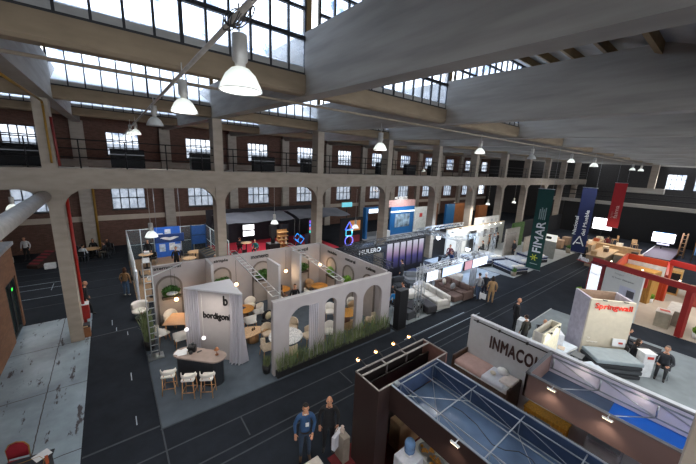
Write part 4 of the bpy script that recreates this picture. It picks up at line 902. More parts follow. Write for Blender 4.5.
bn_ = thing('display_ramp', 'slanted red and dark striped display ramp by the brick wall at far left', 'ramp', (-4.4, 29.9, 0), .95); bn_.scale = (.75, .8, .9); M().prism([(-1.0, 0), (1.0, 0), (1.0, .9), (.9, .95), (-1.0, .25)], -.45, .45, 'y').part('ramp', mat('#3c2a26', .7), bn_)
for k in range(5): M().ob((-.75+.4*k, -.02, .36+.152*k), (.2, .8, .03), 0, 0, -.36).part('red_slat', mat('#7d2f38', .8), bn_)
M().rbox((-3.85, 28.8, .2), (.6, .4, .38), .03).solo('white_box', mat('#d3d8dd', .6), 'white box on the floor in front of the red striped ramp', 'box'); M().rbox((-6.6, 31.0, .3), (1.2, .7, .5), .08).solo('bench', mat('#a9adb0', .7), 'pale bench by the brick wall at far left', 'bench')
M().rbox((-3.3, 30.6, .35), (.9, .6, .6), .05).solo('equipment_case', mat('#2b2d31', .6), 'dark equipment case beside the seated group', 'case')
# brick hut at left with glazed door
hb = brick_mat('hut_brick', '#8a6046', '#7a523b', '#6f5a48', axis='YZ'); h1 = M(); h1.box(-9, -3.8, 16.0, 19.7, 2.5, 3.85); h1.box(-9, -3.8, 19.45, 19.7, 0, 2.5); h1.box(-9, -3.8, YF+5, 17.75, 0, 3.85 if 0 else 2.5); h1.box(-9, -3.8, YF+5, 16.0, 2.5, 3.85); h1.box(-9, -4.0, 17.75, 19.45, 0, 2.5); h1.struct('wall_hut', hb)
M().box(-9.1, -3.72, YF+5, 19.8, 3.85, 4.0).struct('trim_3', mat('#8f949c', .7))
dr = M(); dr.box(-3.97, -3.84, 17.75, 17.85, 0, 2.5); dr.box(-3.97, -3.84, 19.35, 19.45, 0, 2.5); dr.box(-3.97, -3.84, 18.55, 18.65, 0, 2.5); dr.box(-3.97, -3.84, 17.85, 19.35, 2.4, 2.5); dr.box(-3.97, -3.84, 17.85, 19.35, 0, .12); d_ = dr.struct('door_1', frame_dark); M().box(-3.92, -3.9, 17.85, 19.35, .12, 2.4).part('pane', mat('#2e3b3a', .1), d_)
t = thing('exit_sign', 'small green glowing exit sign over the hut door at left', 'sign', (-3.8, 18.3, 2.15)); M().box(-3.8, -3.74, 18.2, 18.45, 2.12, 2.27).part('housing', blackp, t, w=True); M().box(-3.74, -3.735, 18.22, 18.43, 2.14, 2.25).part('sign_face', emit('#35d24a', 1.6), t, w=True)
# ------------------------------------------------------------------ red-carpeted demonstration area
M().box(6.8, 17.5, 21.0, 30.5, 0, .03).struct('floor_red_carpet', mat('#c2263f', .95, var=.06))
M().box(6.8, 19.0, 29.9, 30.1, .03, 3.4).solo('black_backdrop', mat('#23252c', .9), 'black cloth backdrop of the red-carpeted area', 'backdrop')
for i, (x0, x1, y0, y1) in enumerate(((7.2, 13.2, 24.8, 29.6), (13.6, 19.6, 24.6, 29.6))):
    t = thing('canopy', ['dark grey stretched canopy over the left of the red-carpeted area', 'dark grey stretched canopy over the right of the red-carpeted area'][i], 'canopy', ((x0+x1)/2, (y0+y1)/2, 0)); P = [[(x0+(x1-x0)*a_/10, y0+(y1-y0)*b_/10, 2.95+.5*(1-abs(b_-5)/5)+.06*math.sin(a_*1.3+b_)) for b_ in range(11)] for a_ in range(11)]; M().grid(P).part('cloth', mat('#5b606b', .8, var=.2, scale=.8), t, w=True)
    for x in (x0, x1):
        for y in (y0, y1): M().tube((x, y, .03), (x, y, 2.98), .04, 6).part('post', blackp, t, w=True)
for i, z in enumerate((.72, 1.35)):
    t = thing('display_screen', ['lower bright white screen on the black backdrop', 'upper bright white screen on the black backdrop'][i], 'screen', (10.45, 29.2, z)); M().box(9.85, 11.05, 29.15, 29.25, z, z+.55).part('casing', blackp, t, w=True); M().box(9.9, 11.0, 29.14, 29.15, z+.03, z+.52).part('display', emit('#eef1f6', 2.0), t, w=True)
t = thing('screen_stand', 'black post stand carrying the two white screens', 'stand', (10.45, 29.4, .03)); M().tube((10.45, 29.4, .03), (10.45, 29.4, 1.9), .05, 8).part('pole', blackp, t, w=True); M().cyl((10.45, 29.4, .03), .4, .03, 20).part('foot', blackp, t, w=True)
t = thing('loudspeaker', 'big black loudspeaker box on a pole behind the arched stand', 'loudspeaker', (10.25, 23.0, .03)); M().rbox((10.25, 23.0, .75), (.95, .8, 1.45), .04).part('cabinet', mat('#101013', .6), t, w=True); M().tube((10.25, 23.0, 1.45), (10.25, 23.0, 2.3), .16, 10).part('pole', mat('#101013', .6), t, w=True); M().rbox((10.25, 23.0, 2.5), (.5, .5, .9), .04).part('top_cabinet', mat('#101013', .6), t, w=True)
t = thing('product_shelf', 'shelf with warm-lit packages beside the loudspeaker', 'shelf', (12.3, 25.4, .03)); M().box(11.8, 12.8, 25.6, 25.65, .03, 1.9).part('back', wood('#a57c4d'), t, w=True)
for k in range(5): M().box(11.8, 12.8, 25.2, 25.6, .25+.36*k, .28+.36*k).part('shelf_board', wood('#c39a62'), t, w=True)
for k in range(8): M().rbox((11.95+.22*(k % 4), 25.4, .38+.36*(k//4)+.36*(k % 2)), (.16, .2, .2), .01).solo('package', mat(['#c7a36c', '#e0c79a', '#9d6a3c', '#d9d2c0'][k % 4], .6), None, 'package', 'packages on the warm-lit shelf')['label'] = 'small tan package on the warm-lit shelf by the loudspeaker'
t = thing('light_object', 'tilted cube frame glowing blue beside the warm-lit shelf', 'lamp', (13.9, 25.2, .4)); m = M(); Rm = Matrix.Translation((13.9, 25.2, .95)) @ Matrix.Rotation(.7, 4, 'Y') @ Matrix.Rotation(.4, 4, 'Z'); cn = [Rm @ Vector((a_, b_, c_)) for a_ in (-.36, .36) for b_ in (-.25, .25) for c_ in (-.28, .28)]
for a_ in range(8):
    for b_ in range(a_+1, 8):
        if bin(a_ ^ b_).count('1') == 1: m.tube(cn[a_], cn[b_], .035, 6)
m.part('glowing_frame', emit('#2f8fe6', .7), t, w=True); M().cyl((13.9, 25.2, .03), .3, .35, 16).part('plinth', blackp, t, w=True)
t = thing('led_column', 'tall column of cyan and purple LED blocks left of the third gallery column', 'screen', (15.3, 25.3, .03)); M().box(15.0, 15.6, 25.25, 25.5, .03, 2.75).part('casing', blackp, t, w=True)
for k in range(7): M().box(15.05, 15.55, 25.235, 25.25, .35+.33*k, .62+.33*k).part('led_block', emit(['#3fb9c9', '#5a6fe0', '#b45ad0', '#3fc9b0', '#e06a8f', '#4f8fe6', '#8a5ae0'][k], .8), t, w=True)
for i, (x, y, z0, z1) in enumerate(((13.2, 27.0, .03, 2.2), (16.4, 25.9, .03, 1.8), (14.6, 24.4, .03, 1.5))): M().rbox((x, y, (z0+z1)/2), (.7, .7, z1-z0), .05).solo('black_cabinet', mat('#15161a', .5), ['tall black cabinet in the middle of the red-carpeted area', 'black cabinet right of the LED block column', 'black cabinet in front of the LED block column'][i], 'cabinet')
person('person in a dark suit seated on the red carpet at left', (8.6, 26.3, .03), -.4, 'sit', '#20222a', '#1c1d22', h=1.75); person('person in a teal shirt seated on the red carpet', (9.6, 25.2, .03), 2.4, 'sit', '#2c7f80', '#2a2b30', h=1.72); BK.put((8.6, 26.28, .03), -.4, 'black chair under the person in the dark suit'); BK.put((9.6, 25.18, .03), 2.4, 'black chair under the person in teal'); BT.put((8.9, 25.5, .03), 0, 'tall table between the two people on the red carpet')
for i, (x, y) in enumerate(((7.4, 24.0), (8.1, 24.2), (8.8, 23.6))): BK.put((x, y, .03), .5*i, ['black chair at the left front of the red carpet', 'black chair, second at the left front of the red carpet', 'black chair, third at the left front of the red carpet'][i])
light('AREA', (11, 25.2, 2.8), 75, (1, .95, .95), 3, (0, 0, 0), name='red_area_fill'); light('AREA', (8.7, 24.5, 5.8), 60, (1, .95, .95), 2.5, (0, 0, 0), name='red_area_fill')  # added area lights over the red carpet, no fittings
# neon figure on a dark plinth
t = thing('neon_figure', 'neon figure of stacked circle, square and triangle outlines glowing purple and cyan', 'lamp', (15.9, 20.0, 1.0)); 
M().path([(15.9+.42*math.cos(2*PI*k/20), 20, 1.65+.42*math.sin(2*PI*k/20)) for k in range(21)], .045, 6).part('neon_circle', emit('#6f6ff0', .9), t, w=True); M().path([(15.55, 20, 2.1), (16.2, 20, 2.1), (16.2, 20, 2.6), (15.55, 20, 2.6), (15.55, 20, 2.1)], .045, 6).part('neon_square', emit('#43b9d6', .8), t, w=True); M().path([(15.45, 20, 2.65), (16.3, 20, 2.65), (15.87, 20, 3.3), (15.45, 20, 2.65)], .045, 6).part('neon_triangle', emit('#5a6cf0', .9), t, w=True); M().rbox((15.9, 20.15, .62), (.9, .3, 1.2), .03).part('plinth', blackp, t, w=True)
M().box(12.2, 18.2, 16.0 if 0 else 17.6, 19.2, .0, .9).solo('low_wall', mat('#8f8478', .8), 'low beige wall behind the corner of the arched stand', 'wall')
t = thing('stand_wall', 'dark partition with warm-lit wooden shelf pictures right of the neon figure', 'wall', (18.2, 23, 0)); M().box(17.2, 20.0, 23.0, 23.15, 0, 3.0).part('wall_panel', mat('#1c1b1e', .8), t, w=True); M().box(18.3, 19.6, 22.93, 23.0, 1.7, 2.7).part('wood_picture', emit('#c07f45', .35), t, w=True); M().box(18.3, 19.6, 22.93, 23.0, .5, 1.2).part('red_picture', mat('#8c2f3a', .7), t, w=True)  # wood picture glows by emission in place of warm light on it
t = thing('sign_box', 'glowing cyan sign high above the dark partition', 'sign', (20.6, 26.5, 3.5)); M().box(19.9, 21.3, 26.5, 26.6, 3.5, 4.0).part('sign_face', emit('#6fc9d8', .4), t, w=True); M().tube((20.6, 26.55, 0), (20.6, 26.55, 3.5), .06, 8).part('post', blackp, t, w=True)
# blue stand under the middle gallery
M().box(21.5, 34.0, 21.0, 27.5, 0, .03).struct('floor_pale_carpet', mat('#8b9096', .95))
bluep = mat('#0f5f9c', .6, var=.04)
def portal(label, x0, x1, y, z, th, m_):
    t = thing('blue_portal', label, 'portal', ((x0+x1)/2, y, .03)); M().box(x0, x0+th, y-.25, y+.25, .03, z).part('post', m_, t, w=True); M().box(x1-th, x1, y-.25, y+.25, .03, z).part('post', m_, t, w=True); M().box(x0, x1, y-.26, y+.26, z, z+.55).part('header', m_, t, w=True); return t
p1 = portal('blue portal frame left of the fourth gallery column', 21.9, 25.2, 25.0, 3.0, .3, bluep); M().box(22.3, 25.2, 24.7, 24.74, 2.95, 3.4).part('lit_strip', emit('#dfeefc', 1.4), p1, w=True)
bwl = thing('exhibition_wall', 'blue stand wall with a wide lit picture right of the fourth gallery column', 'wall', (28, 25.0, .03)); M().box(26.0, 30.2, 25.0, 25.2, .03, 3.4).part('wall_panel', bluep, bwl, w=True); M().box(26.8, 29.4, 24.95, 25.0, .9, 2.5).part('picture', mat('#7f93a3', .5, var=.9, scale=1.6), bwl, w=True); M().box(26.0, 30.2, 24.9, 25.0, 2.75, 2.9).part('lit_strip', emit('#e9eef4', 1.2), bwl, w=True); M().box(25.4, 30.4, 25.1, 25.3, 3.4, 4.2).part('header', mat('#b9908c', .7), bwl, w=True, label='pinkish header board')
text('MUEBLES', 2.2, .4, (26.6, 25.08, 4.2), (1, 0, 0), (0, 0, 1), mat('#c9c4c0', .5), bwl, .03)
M().box(30.4, 33.4, 25.0, 25.15, .03, 3.2).solo('white_wall', mat('#d5d9d6', .8), 'white wall right of the blue stand wall', 'wall'); M().box(33.4, 34.3, 24.9, 25.2, .03, 3.3).solo('blue_pillar', bluep, 'blue pillar at the right end of the white wall', 'pillar'); M().box(37.0, 39.0, 24.9, 25.2, 0, 3.3).solo('blue_pillar', bluep, 'blue pillar seen right of the fifth gallery column', 'pillar')
M().rbox((24.0, 24.0, .5), (1.6, .6, .95), .03).solo('service_counter', whitep, 'white counter inside the blue portal', 'counter'); M().rbox((31.0, 24.5, .9), (.5, .06, .5), .01).solo('red_sign', mat('#c03a34', .5), 'small red sign on the white wall', 'sign').location.z = 2.0
light('AREA', (27.5, 23.2, 4.6), 130, (.9, .96, 1), 3, (.4, 0, 0), name='blue_stand_fill')  # added area light for the blue stand wall, no fitting
# wooden stand behind, farther right
bm_ = wood('#7d5234')
for i, (x0, x1, y, z) in enumerate(((39.5, 43.0, 25.5, 3.2), (44.0, 46.5, 24.0, 2.9), (35.0, 36.6, 26.0, 3.3))): M().box(x0, x1, y, y+.5, 0, z).solo('wooden_display', bm_, ['warm wooden display block behind the white display wall', 'warm wooden display block farther right behind the white display wall', 'warm wooden display block left of the fifth gallery column'][i], 'display')
for x, y in ((37.5, 23.0), (41, 23.8), (45, 22.5)): light('POINT', (x, y, 3.6), 60, (1, .65, .35), .2, name='warm_light')
# ------------------------------------------------------------------ sofa stand with hanging screens
M().box(10.9, 18.4, 9.40, 15.9, 0, .03).struct('floor_stand_carpet', mat('#8f979c', .95, var=.08, scale=2))
SOW = Kind(sofa(2.5, 1.0, mat('#c9c6c0', .9, var=.05, scale=8), 3, 1)); SOB = Kind(sofa(2.4, 1.0, mat('#5c4a44', .9, var=.1, scale=8), 3, -1)); SOG = Kind(sofa(2.0, .95, mat('#6d7278', .9, var=.1), 2)); SOK = Kind(sofa(2.0, .95, mat('#2d3036', .9, var=.1), 2))
SOW.put((15.0, 10.55, .03), -PI/2-.25+PI, 'white corner sofa at the front of the sofa stand'); SOB.put((17.3, 10.45, .03), -PI/2+PI-.1, 'brown corner sofa behind the white one on the sofa stand'); SOG.put((16.5, 12.9, .03), 2.6, 'grey two-seat sofa behind the brown corner sofa'); SOW.put((18.6, 12.2, .03), -1.2, 'white sofa at the back right of the sofa stand')
SOK.put((14.2, 12.9, .03), 2.9, 'black two-seat sofa under the hanging screens')
def ottoman(m_, s=(1.1, .7, .38)):
    def fn():
        t = thing('ottoman', '', 'ottoman'); M().rbox((0, 0, .1), (s[0]-.06, s[1]-.06, .16), .03).part('base', blackp, t); M().rbox((0, 0, .17+s[2]/2-.06), s, .07, seg=3).part('cushion', m_, t); return t
    return fn
OT = Kind(ottoman(mat('#35353a', .9))); OT.put((13.75, 9.85, .03), 1.3, 'dark grey ottoman in front of the white corner sofa'); OT.put((12.85, 10.2, .03), .2, 'dark grey ottoman between the two front posts')
M().rbox((13.75, 9.85, .47), (.35, .25, .04), .01, 1.3).solo('tray', whitep, 'white tray on the dark ottoman', 'tray')
M().rbox((12.25, 9.85, .25), (.7, .5, .44), .03).solo('storage_cube', mat('#3c3f43', .7), 'dark storage cube at the left front post of the sofa stand', 'cabinet')
for i, (x, y, c) in enumerate(((16.8, 10.2, '#85888d'), (17.0, 11.0, '#b9b2a8'), (17.55, 9.95, '#7a7f86'))): M().sph((x, y, .75), (.22, .12, .2), 10, 8, Matrix.Rotation(i*.8, 4, 'Z')).solo('cushion', mat(c, .9), ['grey cushion on the brown corner sofa', 'beige cushion on the brown corner sofa', 'blue-grey cushion at the end of the brown corner sofa'][i], 'cushion')
tt = truss((12.4, 9.62, 2.75), (19.4, 9.62, 2.75), (0, 0, 1), .26, .022, 22, name='overhead_truss', label='long silver truss carrying the row of hanging screens')
for i, (x, y) in enumerate(((12.55, 9.62), (13.25, 9.95), (18.05, 9.62), (18.6, 9.95))): truss((x, y, .03), (x, y, 2.9), (0, 1, 0), .24, .02, 9, name='truss_post', label=['silver truss post at the left front of the sofa stand', 'silver truss post just behind the left front one', 'silver truss post at the right front of the sofa stand beside the three visitors', 'silver truss post just behind the right front one'][i])
scrA = emit('#dfe6f2', 1.0); scrB = emit('#b98f9c', .55)
for i, (x0, x1, m_, lab) in enumerate([(12.95, 13.95, scrA, 'white hanging screen with grey lettering, leftmost of the row'), (14.35, 16.3, emit('#b9cbe8', .95), 'wide pale blue hanging screen, second of the row'), (16.6, 17.45, scrB, 'rosy hanging screen, third of the row'), (17.5, 19.3, emit('#d4e0f4', 1.15), 'wide white hanging screen, rightmost of the row')]):
    t = thing('hanging_screen', lab, 'screen', ((x0+x1)/2, 9.5, 2.02), 0, 'hanging screens of the sofa stand')
    M().box(x0, x1, 9.47, 9.55, 2.02, 2.62).part('casing', blackp, t, w=True); M().box(x0+.03, x1-.03, 9.455, 9.47, 2.05, 2.59).part('display', m_, t, w=True)
    if i == 0: text('sueño', .6, .14, (x0+.2, 9.453, 2.25), (1, 0, 0), (0, 0, 1), mat('#7c818a', .5), t, .003)
    m = M()
    for x in (x0+.1, x1-.1): m.tube((x, 9.52, 2.62), (x, 9.6, 2.66), .01, 5)
    m.part('hanger', steel, t, w=True)
# black display panel at the corner, people and blue and red figures
bp = thing('display_stand', 'tall black display panel standing between the arched stand and the sofa stand', 'panel', (11.0, 9.35, 0)); M().rbox((11.0, 9.4, 1.07), (.62, .35, 2.1), .02).part('panel', mat('#131317', .5), bp, w=True); M().box(10.66, 11.34, 9.2, 9.6, 0, .03).part('foot', blackp, bp, w=True)
person('person in a bright blue shirt seated behind the black display panel', (12.05, 10.75, .03), -.5, 'sit', '#2a8fd6', '#20232a', h=1.75); person('person in a coral red top seated on the sofa stand', (13.3, 11.2, .03), .8, 'sit', '#d8554e', '#25262c', '#20140e', h=1.75); person('person in grey standing at the back corner of the arched stand', (12.1, 12.0, .03), 2.0, 'stand', '#6d6a66', '#26272b', '#2a1b12', h=1.7); person('person in dark clothes standing beside the one in coral red', (12.9, 12.1, .03), 2.9, 'stand', '#24262c', '#1d1e22', h=1.7)
SC.put((12.05, 10.73, .03), -.5, 'dark chair under the person in bright blue'); SC.put((13.3, 11.18, .03), .8, 'dark chair under the person in coral red')
person('person with long dark hair in a long beige coat, seen from behind', (18.0, 8.28, 0), -1.0, 'stand', '#9d7f5a', '#9d7f5a', '#1e1512', long_hair=True, coat=.75, h=1.72, shoe=mat('#8a6a48', .6)); person('person in a grey jacket and jeans carrying white bags beside the beige coat', (17.75, 9.0, 0), -.6, 'walk', '#8a8d92', '#3c4c66', '#1d1613', h=1.75); person('person with a white cap and dark jacket between the grey jacket and the beige coat', (18.3, 8.88, 0), -.8, 'stand', '#1f2530', '#23283a', '#e2e2e6', h=1.72, extra='#e8e8ea')
for i, (x, y) in enumerate(((17.5, 8.7), (17.6, 8.55))):
    t = thing('shopping_bag', ['white shopping bag carried by the person in the grey jacket, left one', 'white shopping bag by the person in the grey jacket, right one'][i], 'bag', (x, y, .3), .5+i); m = M(); m.prism([(-.15, 0), (.15, 0), (.16, .34), (-.16, .34)], -.04, .04, 'y'); m.part('bag', whitep, t); M().path([(-.07, 0, .34), (-.05, 0, .45), (.05, 0, .45), (.07, 0, .34)], .007, 5).part('handle', whitep, t)
# ------------------------------------------------------------------ dark stand with lettered truss ring and LED screens
M().box(10.7, 21.5, 12.2 if 0 else 13.6, 16.2, .03, .045).struct('floor_dark_carpet', mat('#2b3040', .95))
trm = truss((11.2, 14.35, 3.0), (21.2, 14.9, 3.0), (0, 0, 1), .34, .024, 26, name='overhead_truss', label='long dark truss with white lettering above the blue-lit stand', alum=mat('#5a5d63', .5, .6))
t = thing('letter_sign', 'white slanted lettering hung on the truss of the blue-lit stand', 'sign', (13.0, 14.2, 2.45)); M().box(11.3, 14.6, 14.25, 14.29, 2.3, 2.82).part('sign_board', mat('#1b1d24', .5), t, w=True); text('MULERO', 1.9, .3, (12.2, 14.24, 2.42), (1, 0, 0), (0, 0, 1), emit('#c9ced6', .2), t, .01, .01)
truss((11.15, 14.35, 3.0), (11.15, 10.4, 3.0), (0, 0, 1), .3, .022, 10, name='overhead_truss', label='short truss running towards the arched stand from the lettered truss', alum=mat('#5a5d63', .5, .6))
lw = thing('led_wall', 'row of six glowing white and purple LED banners on the blue-lit stand', 'screen wall', (17.4, 14.75, .03))
M().box(15.05, 19.45, 14.7, 14.85, .03, 2.85).part('back_wall', mat('#171823', .6), lw, w=True)
m_led, nt_, b_ = base_mat('led_gradient'); N_, L2 = nt_.nodes, nt_.links; tc_ = N_.new('ShaderNodeTexCoord'); sp_ = N_.new('ShaderNodeSeparateXYZ'); L2.new(tc_.outputs['Object'], sp_.inputs[0]); mr_ = N_.new('ShaderNodeMapRange'); mr_.inputs['From Min'].default_value = .75; mr_.inputs['From Max'].default_value = 2.65; L2.new(sp_.outputs['Z'], mr_.inputs['Value']); cr_ = N_.new('ShaderNodeValToRGB'); e_ = cr_.color_ramp.elements; e_[0].color = lin('#10122e'); e_[1].color = lin('#dfe2f2'); q_ = e_.new(.35); q_.color = lin('#3a3478'); q_ = e_.new(.62); q_.color = lin('#a98fae'); L2.new(mr_.outputs[0], cr_.inputs['Fac']); L2.new(cr_.outputs['Color'], b_.inputs['Emission Color']); b_.inputs['Emission Strength'].default_value = .55; b_.inputs['Base Color'].default_value = (.02, .02, .03, 1)
for i in range(6):
    x = 15.2+.7*i; M().box(x, x+.5, 14.66, 14.7, .75, 2.65).part('led_banner', m_led, lw, w=True)
light('AREA', (17.3, 14.2, 2.0), 25, (.4, .4, 1), 2, (-PI/2, 0, 0), name='led_glow'); light('AREA', (14.3, 14.9, 2.7), 60, (.55, .75, 1), 1.6, (0, 0, 0), name='blue_glow'); light('AREA', (22.5, 13.8, 4.0), 230, (.62, .78, 1), 2.5, (0, 0, 0), name='cool_glow'); light('AREA', (15.5, 11.5, 4.5), 95, (.9, .95, 1), 2.5, (0, 0, 0), name='sofa_fill')  # the light over the sofas is added fill without a fitting
BW = Kind(bed(1.5, 2.0, mat('#21407a', .8), mat('#cfe2ee', .85), mat('#dfeef6', .85), .5, 2)); BW.put((13.95, 14.85, .045), -1.75, 'white bed lit blue at the back corner of the arched stand')
M().rbox((12.95, 15.1, .75), (.1, 1.5, 1.3), .03).solo('headboard_panel', mat('#28407a', .7), 'blue headboard panel behind the white bed', 'headboard')
M().box(10.9, 14.9, 15.75, 15.85, .045, 2.6).solo('stand_wall', mat('#23262e', .7), 'dark back wall of the blue-lit stand', 'wall')
person('person in dark clothes standing in front of the LED banners', (15.6, 13.5, .045), .4, 'stand', '#1a1b22', '#1b1c22', h=1.7)
rd = random.Random(5)
for i, (x, y, c, lab) in enumerate([(17.6, 14.0, '#2a3556', 'navy ottoman below the LED banners'), (18.7, 13.9, '#3b5d9c', 'blue ottoman below the LED banners'), (19.9, 14.0, '#23262e', 'black ottoman right of the LED banners'), (20.3, 13.0, '#9aa3ae', 'grey ottoman behind the white back sofa'), (15.9, 12.0, '#c7ced8', 'pale ottoman between the grey and the white sofas')]):
    o = ottoman(mat(c, .9), (.9, .8, .36))(); o.location = (x, y, .045); o.rotation_euler.z = rd.uniform(-.6, .6); o['label'] = lab
# middle bright stands between LED wall and white wall
M().box(19.0, 24.0, 10.0 if 0 else 10.6, 16.2, 0, .03).struct('floor_pale_carpet', mat('#9aa6b4', .95))
for i, (x, y, z) in enumerate(((21.6, 15.0, 2.4), (23.9, 15.2, 2.35), (23.3, 13.2, 1.6), (25.8, 15.6, 2.5))):
    t = thing('stage_light', ['bright white spotlight just right of the LED banners', 'bright white spotlight in front of the column right of the LED banners', 'bright white spotlight low over the pale carpet', 'bright white spotlight before the white display wall'][i], 'lamp', (x, y, z), 0, 'bright spotlights of the pale stand'); M().lathe([(0, .02), (.13, .02), (.15, 0), (.12, .16), (0, .18)], n=16).part('lamp_head', blackp, t); M().sph((0, 0, -.03), .17, 12, 8).part('bulb', emit('#e9f1ff', 14), t); M().tube((0, 0, .15), (0, 0, 3.0-z), .015, 5).part('hanger', steel, t)
for i, (p, q) in enumerate((((20.0, 15.9, 3.0), (26.5, 15.9, 3.0)), ((20.2, 12.2, 3.0), (26.3, 12.6, 3.0)), ((20.2, 12.2, 3.0), (20.0, 15.9, 3.0)))): truss(p, q, (0, 0, 1), .26, .02, 14, name='overhead_truss', label=['silver truss along the back of the pale stand', 'silver truss along the front of the pale stand', 'silver truss across the left end of the pale stand'][i])
for i, (x, y) in enumerate(((20.2, 12.2), (26.3, 12.6), (22.9, 12.35))): truss((x, y, .03), (x, y, 2.9), (0, 1, 0), .24, .02, 9, name='truss_post', label=['silver truss post at the left front of the pale stand', 'silver truss post at the right front of the pale stand', 'silver truss post at the middle front of the pale stand'][i])
for i, (x, y, rz, K, lab) in enumerate([(21.2, 14.0, .3, SOG, 'grey sofa on the pale stand'), (23.3, 15.0, .2, SOK, 'black sofa on the pale stand beside the white wall')]): K.put((x, y, .03), rz, lab)
person('person in a dark red top on the pale stand', (22.6, 14.4, .03), 2.0, 'stand', '#5a2430', '#24262c', h=1.7); person('person in dark blue on the pale stand near the column', (20.9, 13.1, .03), 1.0, 'stand', '#27406e', '#23252c', h=1.7)
dsk = thing('display_table', 'white display table on the pale stand', 'table', (22.0, 12.95, .03)); M().rbox((0, 0, .72), (1.6, .8, .05), .02).part('tabletop', whitep, dsk)
for sx in (-1, 1):
    for sy in (-1, 1): M().tube((sx*.7, sy*.32, .7), (sx*.7, sy*.32, 0), .025, 6).part('leg', steel, dsk)
# ------------------------------------------------------------------ white display wall and mattress stand
ww = thing('exhibition_wall', 'long white display wall below the gallery, lit by a row of small lamps', 'wall', (29, 16.05, .0)); M().box(24.3, 35.2, 15.95, 16.1, 0, 2.55).part('wall_panel', mat('#cfd0cd', .85, var=.03), ww, w=True); M().box(24.3, 35.2, 15.93, 16.12, 2.55, 2.62).part('top_rail', mat('#b9a68c', .7), ww, w=True)
for i in range(8): M().sph((25.4+1.25*i, 15.85, 2.5), .05, 8, 6).part('wall_lamp', emit('#fff4e0', 9), ww, w=True)
light('AREA', (28.5, 14.6, 3.6), 170, (1, .96, .9), 3.5, (.5, 0, 0), name='white_wall_glow')
hw = thing('exhibition_wall', 'upper white wall panel standing behind the lamp-lit display wall', 'wall', (32.0, 16.2, 0)); M().box(29.3, 34.2, 16.15, 16.3, 0, 3.3).part('wall_panel', mat('#d4d3cf', .85), hw, w=True)
for i in range(5): M().box(29.7+.9*i, 30.1+.9*i, 16.13, 16.15, 2.75, 3.0).part('picture', mat(['#b9bfc4', '#9fa8b0', '#c7c2b8', '#a7b0b5', '#bdbdb9'][i], .6), hw, w=True)
dp = thing('door_panel', 'black door-sized panel leaning on the white display wall', 'panel', (28.3, 15.7, 0)); M().rbox((28.3, 15.72, 1.1), (1.25, .08, 2.15), .01).part('panel', mat('#16181b', .4), dp, w=True); M().sph((28.75, 15.66, 1.05), .05, 8, 6).part('handle', steel, dp, w=True)
for i, (x, c) in enumerate(((31.0, '#6f6a64'), (32.3, '#8b7f72'), (33.5, '#5e6468'))):
    t = thing('framed_picture', ['framed picture on the white display wall, left of three', 'framed picture on the white display wall, middle of three', 'framed picture on the white display wall, right of three'][i], 'picture', (x, 15.92, 1.2)); M().box(-.35, .35, -.02, .03, 0, .9).part('frame', whitep, t); M().box(-.3, .3, -.025, -.02, .05, .85).part('print', mat(c, .7, var=.35, scale=4), t)
person('person in brown standing at the framed pictures', (30.2, 14.9, .03), .4, 'stand', '#6b4a35', '#26272b', '#2a1a12', long_hair=True, h=1.68); person('person in black standing at the framed pictures, arms down', (31.0, 14.8, .03), -.3, 'stand', '#1b1c20', '#1a1b1f', h=1.75); person('person in dark grey at the right end of the framed pictures', (31.9, 14.9, .03), .2, 'stand', '#303238', '#212226', h=1.72)
M().box(24.15, 38.2, 9.6, 15.9, 0, .03).struct('floor_pale_carpet', mat('#a3a8ab', .95, var=.06, scale=1.5))
MT = Kind(bed(1.6, 2.05, mat('#15181f', .8), mat('#1c2f56', .8), mat('#aab2be', .85, var=.2, scale=6), .6, 2))
for (x, y, rz, lab) in [(25.6, 10.6, -.35, 'dark blue mattress with white top nearest the green banner foot'), (28.0, 10.9, -.35, 'dark blue mattress with white top behind the green banner foot'), (26.7, 13.0, -.3, 'dark blue mattress with white top in the middle of the mattress stand'), (24.9, 13.2, -.3, 'dark blue mattress with white top at the left end of the mattress stand'), (30.8, 11.0, -.3, 'dark blue mattress hidden behind the green banner')]: MT.put((x, y, .03), rz, lab, 'mattresses of the mattress stand')
pw = panel('tall grey-beige partition on the mattress stand', 'partition', 'partition_wall', 29.2, 31.4, 12.85, 13.0, .03, 2.25, mat('#85807a', .85)); panel('beige partition beside the green banner', 'partition', 'partition_wall', 30.6, 32.0, 11.7, 11.82, .03, 2.1, mat('#a3998b', .85)); panel('grey partition end behind the mattress stand', 'partition', 'partition_wall', 31.8, 34.8, 14.0, 14.15, .03, 2.3, mat('#8d8a84', .85)); panel('grey partition right of the green banner', 'partition', 'partition_wall', 33.0, 33.12, 9.9, 11.3, .03, 2.1, mat('#8b8d88', .85))
t = thing('wall_sign', 'white sign with a dark mark right of the green banner', 'sign', (32.9, 10.4, 1.85)); M().box(32.86, 32.93, 9.85, 11.2, 1.75, 2.4).part('board', emit('#e6e6de', .45), t, w=True); M().box(32.85, 32.86, 10.3, 10.75, 1.95, 2.2).part('mark', blackp, t, w=True)
person('person in dark clothes standing on the mattress stand', (29.9, 12.3, .03), 1.0, 'stand', '#22242a', '#1e2024', h=1.7); person('person in black crouched over a table behind the mattresses', (28.6, 14.6, .03), .5, 'sit', '#1a1b1f', '#1c1d20', h=1.7); SC.put((28.6, 14.58, .03), .5, 'dark chair behind the mattresses of the mattress stand')
t = thing('potted_plant', 'small plant in a beige pot at the front corner of the mattress stand', 'plant', (24.6, 9.85, .03)); M().lathe([(0,0), (.17,0), (.22,.34), (.2,.34), (0,.3)], n=14).part('pot', mat('#8f8577', .8), t); bush((0, 0, .5), (.22, .22, .22), 120, 77, .12).part('foliage', leaf_m, t)
